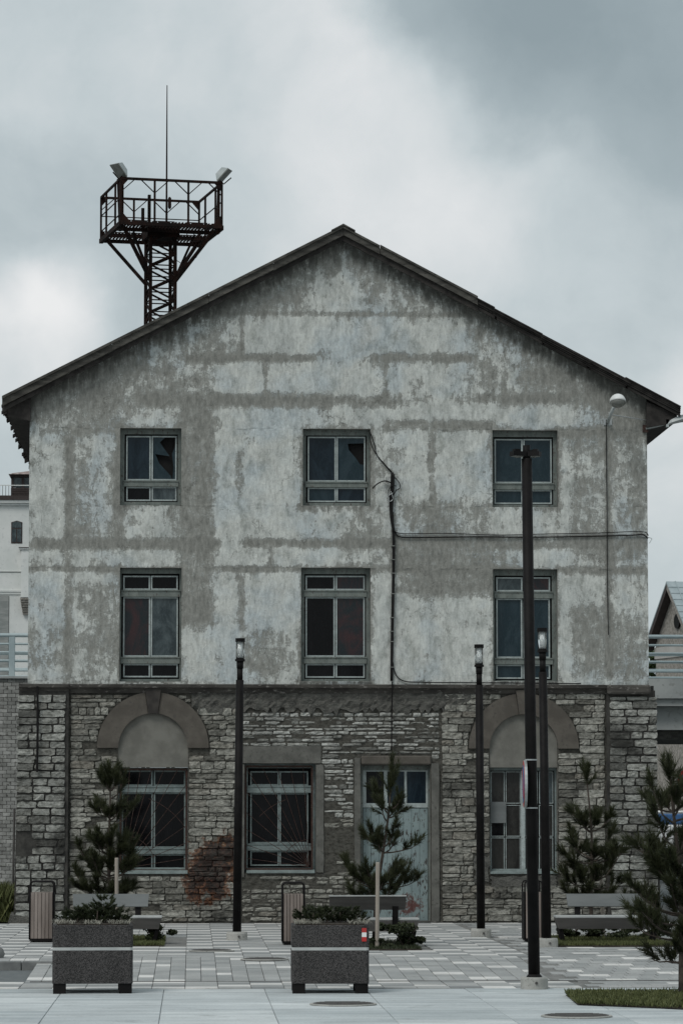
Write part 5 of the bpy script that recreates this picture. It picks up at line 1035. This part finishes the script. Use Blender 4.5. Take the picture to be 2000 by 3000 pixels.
bush('low_shrub', 'low dark shrub at the right end of the left bench', 'shrub', on_bed(447, 2762), (.28, .3, .17), 9, 260, .045, 'shrub_leaf', 31)
bush('low_shrub', 'low dark shrub right of the stake in the middle bed', 'shrub', on_bed(1185, 2776), (.32, .35, .2), 10, 280, .045, 'shrub_leaf', 32)
bush('low_shrub', 'small dark shrub at the foot of the middle stake', 'shrub', on_bed(1108, 2778), (.2, .2, .08), 5, 160, .04, 'shrub_leaf', 33)
for i, (px, lab) in enumerate(((1668, 'dark shrub under the left end of the right bench'), (1745, 'dark shrub under the middle of the right bench'), (1825, 'dark shrub under the right half of the right bench'), (1905, 'dark shrub under the right end of the right bench'))): bush('low_shrub', lab, 'shrub', on_bed(px, 2752) , (.28, .35, .14), 8, 240, .045, 'shrub_leaf', 40 + i)
def conifer_shrub(parent_thing, w, zt1, blobs, label, seed):
    rg = random.Random(seed); t = thing('evergreen_shrub', label, 'shrub', Vector(parent_thing.location) + Vector((0, 0, zt1 + .01)), 0); st = MB(); cr = MB()
    for (x, y, h, n) in blobs:
        st.tube([(x, y, -.02), (x + .01, y, h * .6)], [.012, .006], 5)
        for k in range(n): a = rg.uniform(0, 6.28); rr_ = rg.uniform(0, .12); z = h * rg.uniform(.05, .85); needles(cr, Vector((x + math.cos(a) * rr_, y + math.sin(a) * rr_, z)), Vector((math.cos(a) * 1.1, math.sin(a) * 1.1, rg.uniform(.2, 1.2))), .07, 40, rg, .045, .005)
    st.build('stem', 'bark', t); cr.build('foliage', 'shrub_leaf', t, fix=False)
rg = random.Random(77)
conifer_shrub(P1, w1, z1_, [(x, rg.uniform(-.15, .2), h, 26) for x, h in ((-.27, .10), (-.18, .15), (-.11, .19), (-.03, .15), (.05, .24), (.12, .34), (.18, .33), (.26, .2), (.33, .1), (-.02, .2), (.15, .25))], 'dark evergreen shrub growing in the left planter', 51)
conifer_shrub(P2, w2, z2_, [(x, rg.uniform(-.1, .25), h, 24) for x, h in ((-.28, .15), (-.2, .2), (-.12, .19), (-.03, .18), (.05, .17), (.12, .2), (.2, .16), (.3, .13))], 'dark evergreen shrub growing in the planter with the red plate', 52)
def straw(pt, w, zt1, xr, n, label, seed):
    rg = random.Random(seed); mb = MB()
    for (xa, xb) in xr:
        for _ in range(n):
            x, y = rg.uniform(xa, xb), rg.choice((-w + .06, -w + .1, 0, w - .1)) + rg.gauss(0, .04); L = rg.uniform(.05, .13); a = rg.uniform(0, 6.28); dv = Vector((math.cos(a), math.sin(a) , rg.uniform(.05, .8))).normalized() * L; sd_ = Vector((-math.sin(a), math.cos(a), 0)) * .0025; b0 = Vector((x, y, zt1 + .012)); m1 = b0 + dv * .55 + Vector((0, 0, .02)); mb.tone = rg.random(); mb.add([b0 - sd_, b0 + sd_, m1 + sd_, m1 - sd_, b0 + dv - Vector((0, 0, .012))], [(0, 1, 2, 3), (3, 2, 4)])
    o = stuff(mb.build('dry_grass', 'straw', fix=False)); o.location = pt.location; tag(o, label, 'dry grass')
straw(P1, w1, z1_, ((-w1 + .03, -.2), (-.1, .1), (.2, w1 - .02)), 160, 'dry straw spilling over the rim of the left planter', 61); straw(P2, w2, z2_, ((-w2 + .03, -.1), (.22, w2 - .0)), 230, 'dry straw on the rim of the planter with the red plate', 62)
# weeds and boulder at the left edge
rg = random.Random(8); mb = MB(); wb = PY(20, 2705, 1.0)
for _ in range(5200):
    x, y = wb.x + rg.uniform(-.45, .15), rg.uniform(.6, 3.0); h_ = rg.uniform(.15, .75) * (1 if x < wb.x + .05 else .7); a = rg.uniform(0, 6.28); dx, dy = math.cos(a) * .008, math.sin(a) * .008; k = rg.gauss(0, .12); mb.tone = rg.random(); mb.add([(x - dx, y - dy, 0), (x + dx, y + dy, 0), (x + dx + k * .4, y + dy, h_ * .6), (x + k, y + rg.gauss(0, .08), h_)], [(0, 1, 2), (0, 2, 3)])
tag(stuff(mb.build('weeds', 'grass', fix=False)), 'tall green weeds at the foot of the left pier', 'weeds')
rg = random.Random(12); b0 = PG(-30, 2806); mb = MB(); prof = [(.17, -.05), (.2, .05), (.19, .12), (.12, .17), (.03, .185)]; mb.lathe(prof, n=14); mb.v = [(x * rg.uniform(.93, 1.07), y * rg.uniform(.93, 1.07), z) for x, y, z in mb.v]; o = mb.build('boulder', 'kerb', None, True); o.location = b0; tag(o, 'rounded grey stone on the kerb at the left edge', 'stone')
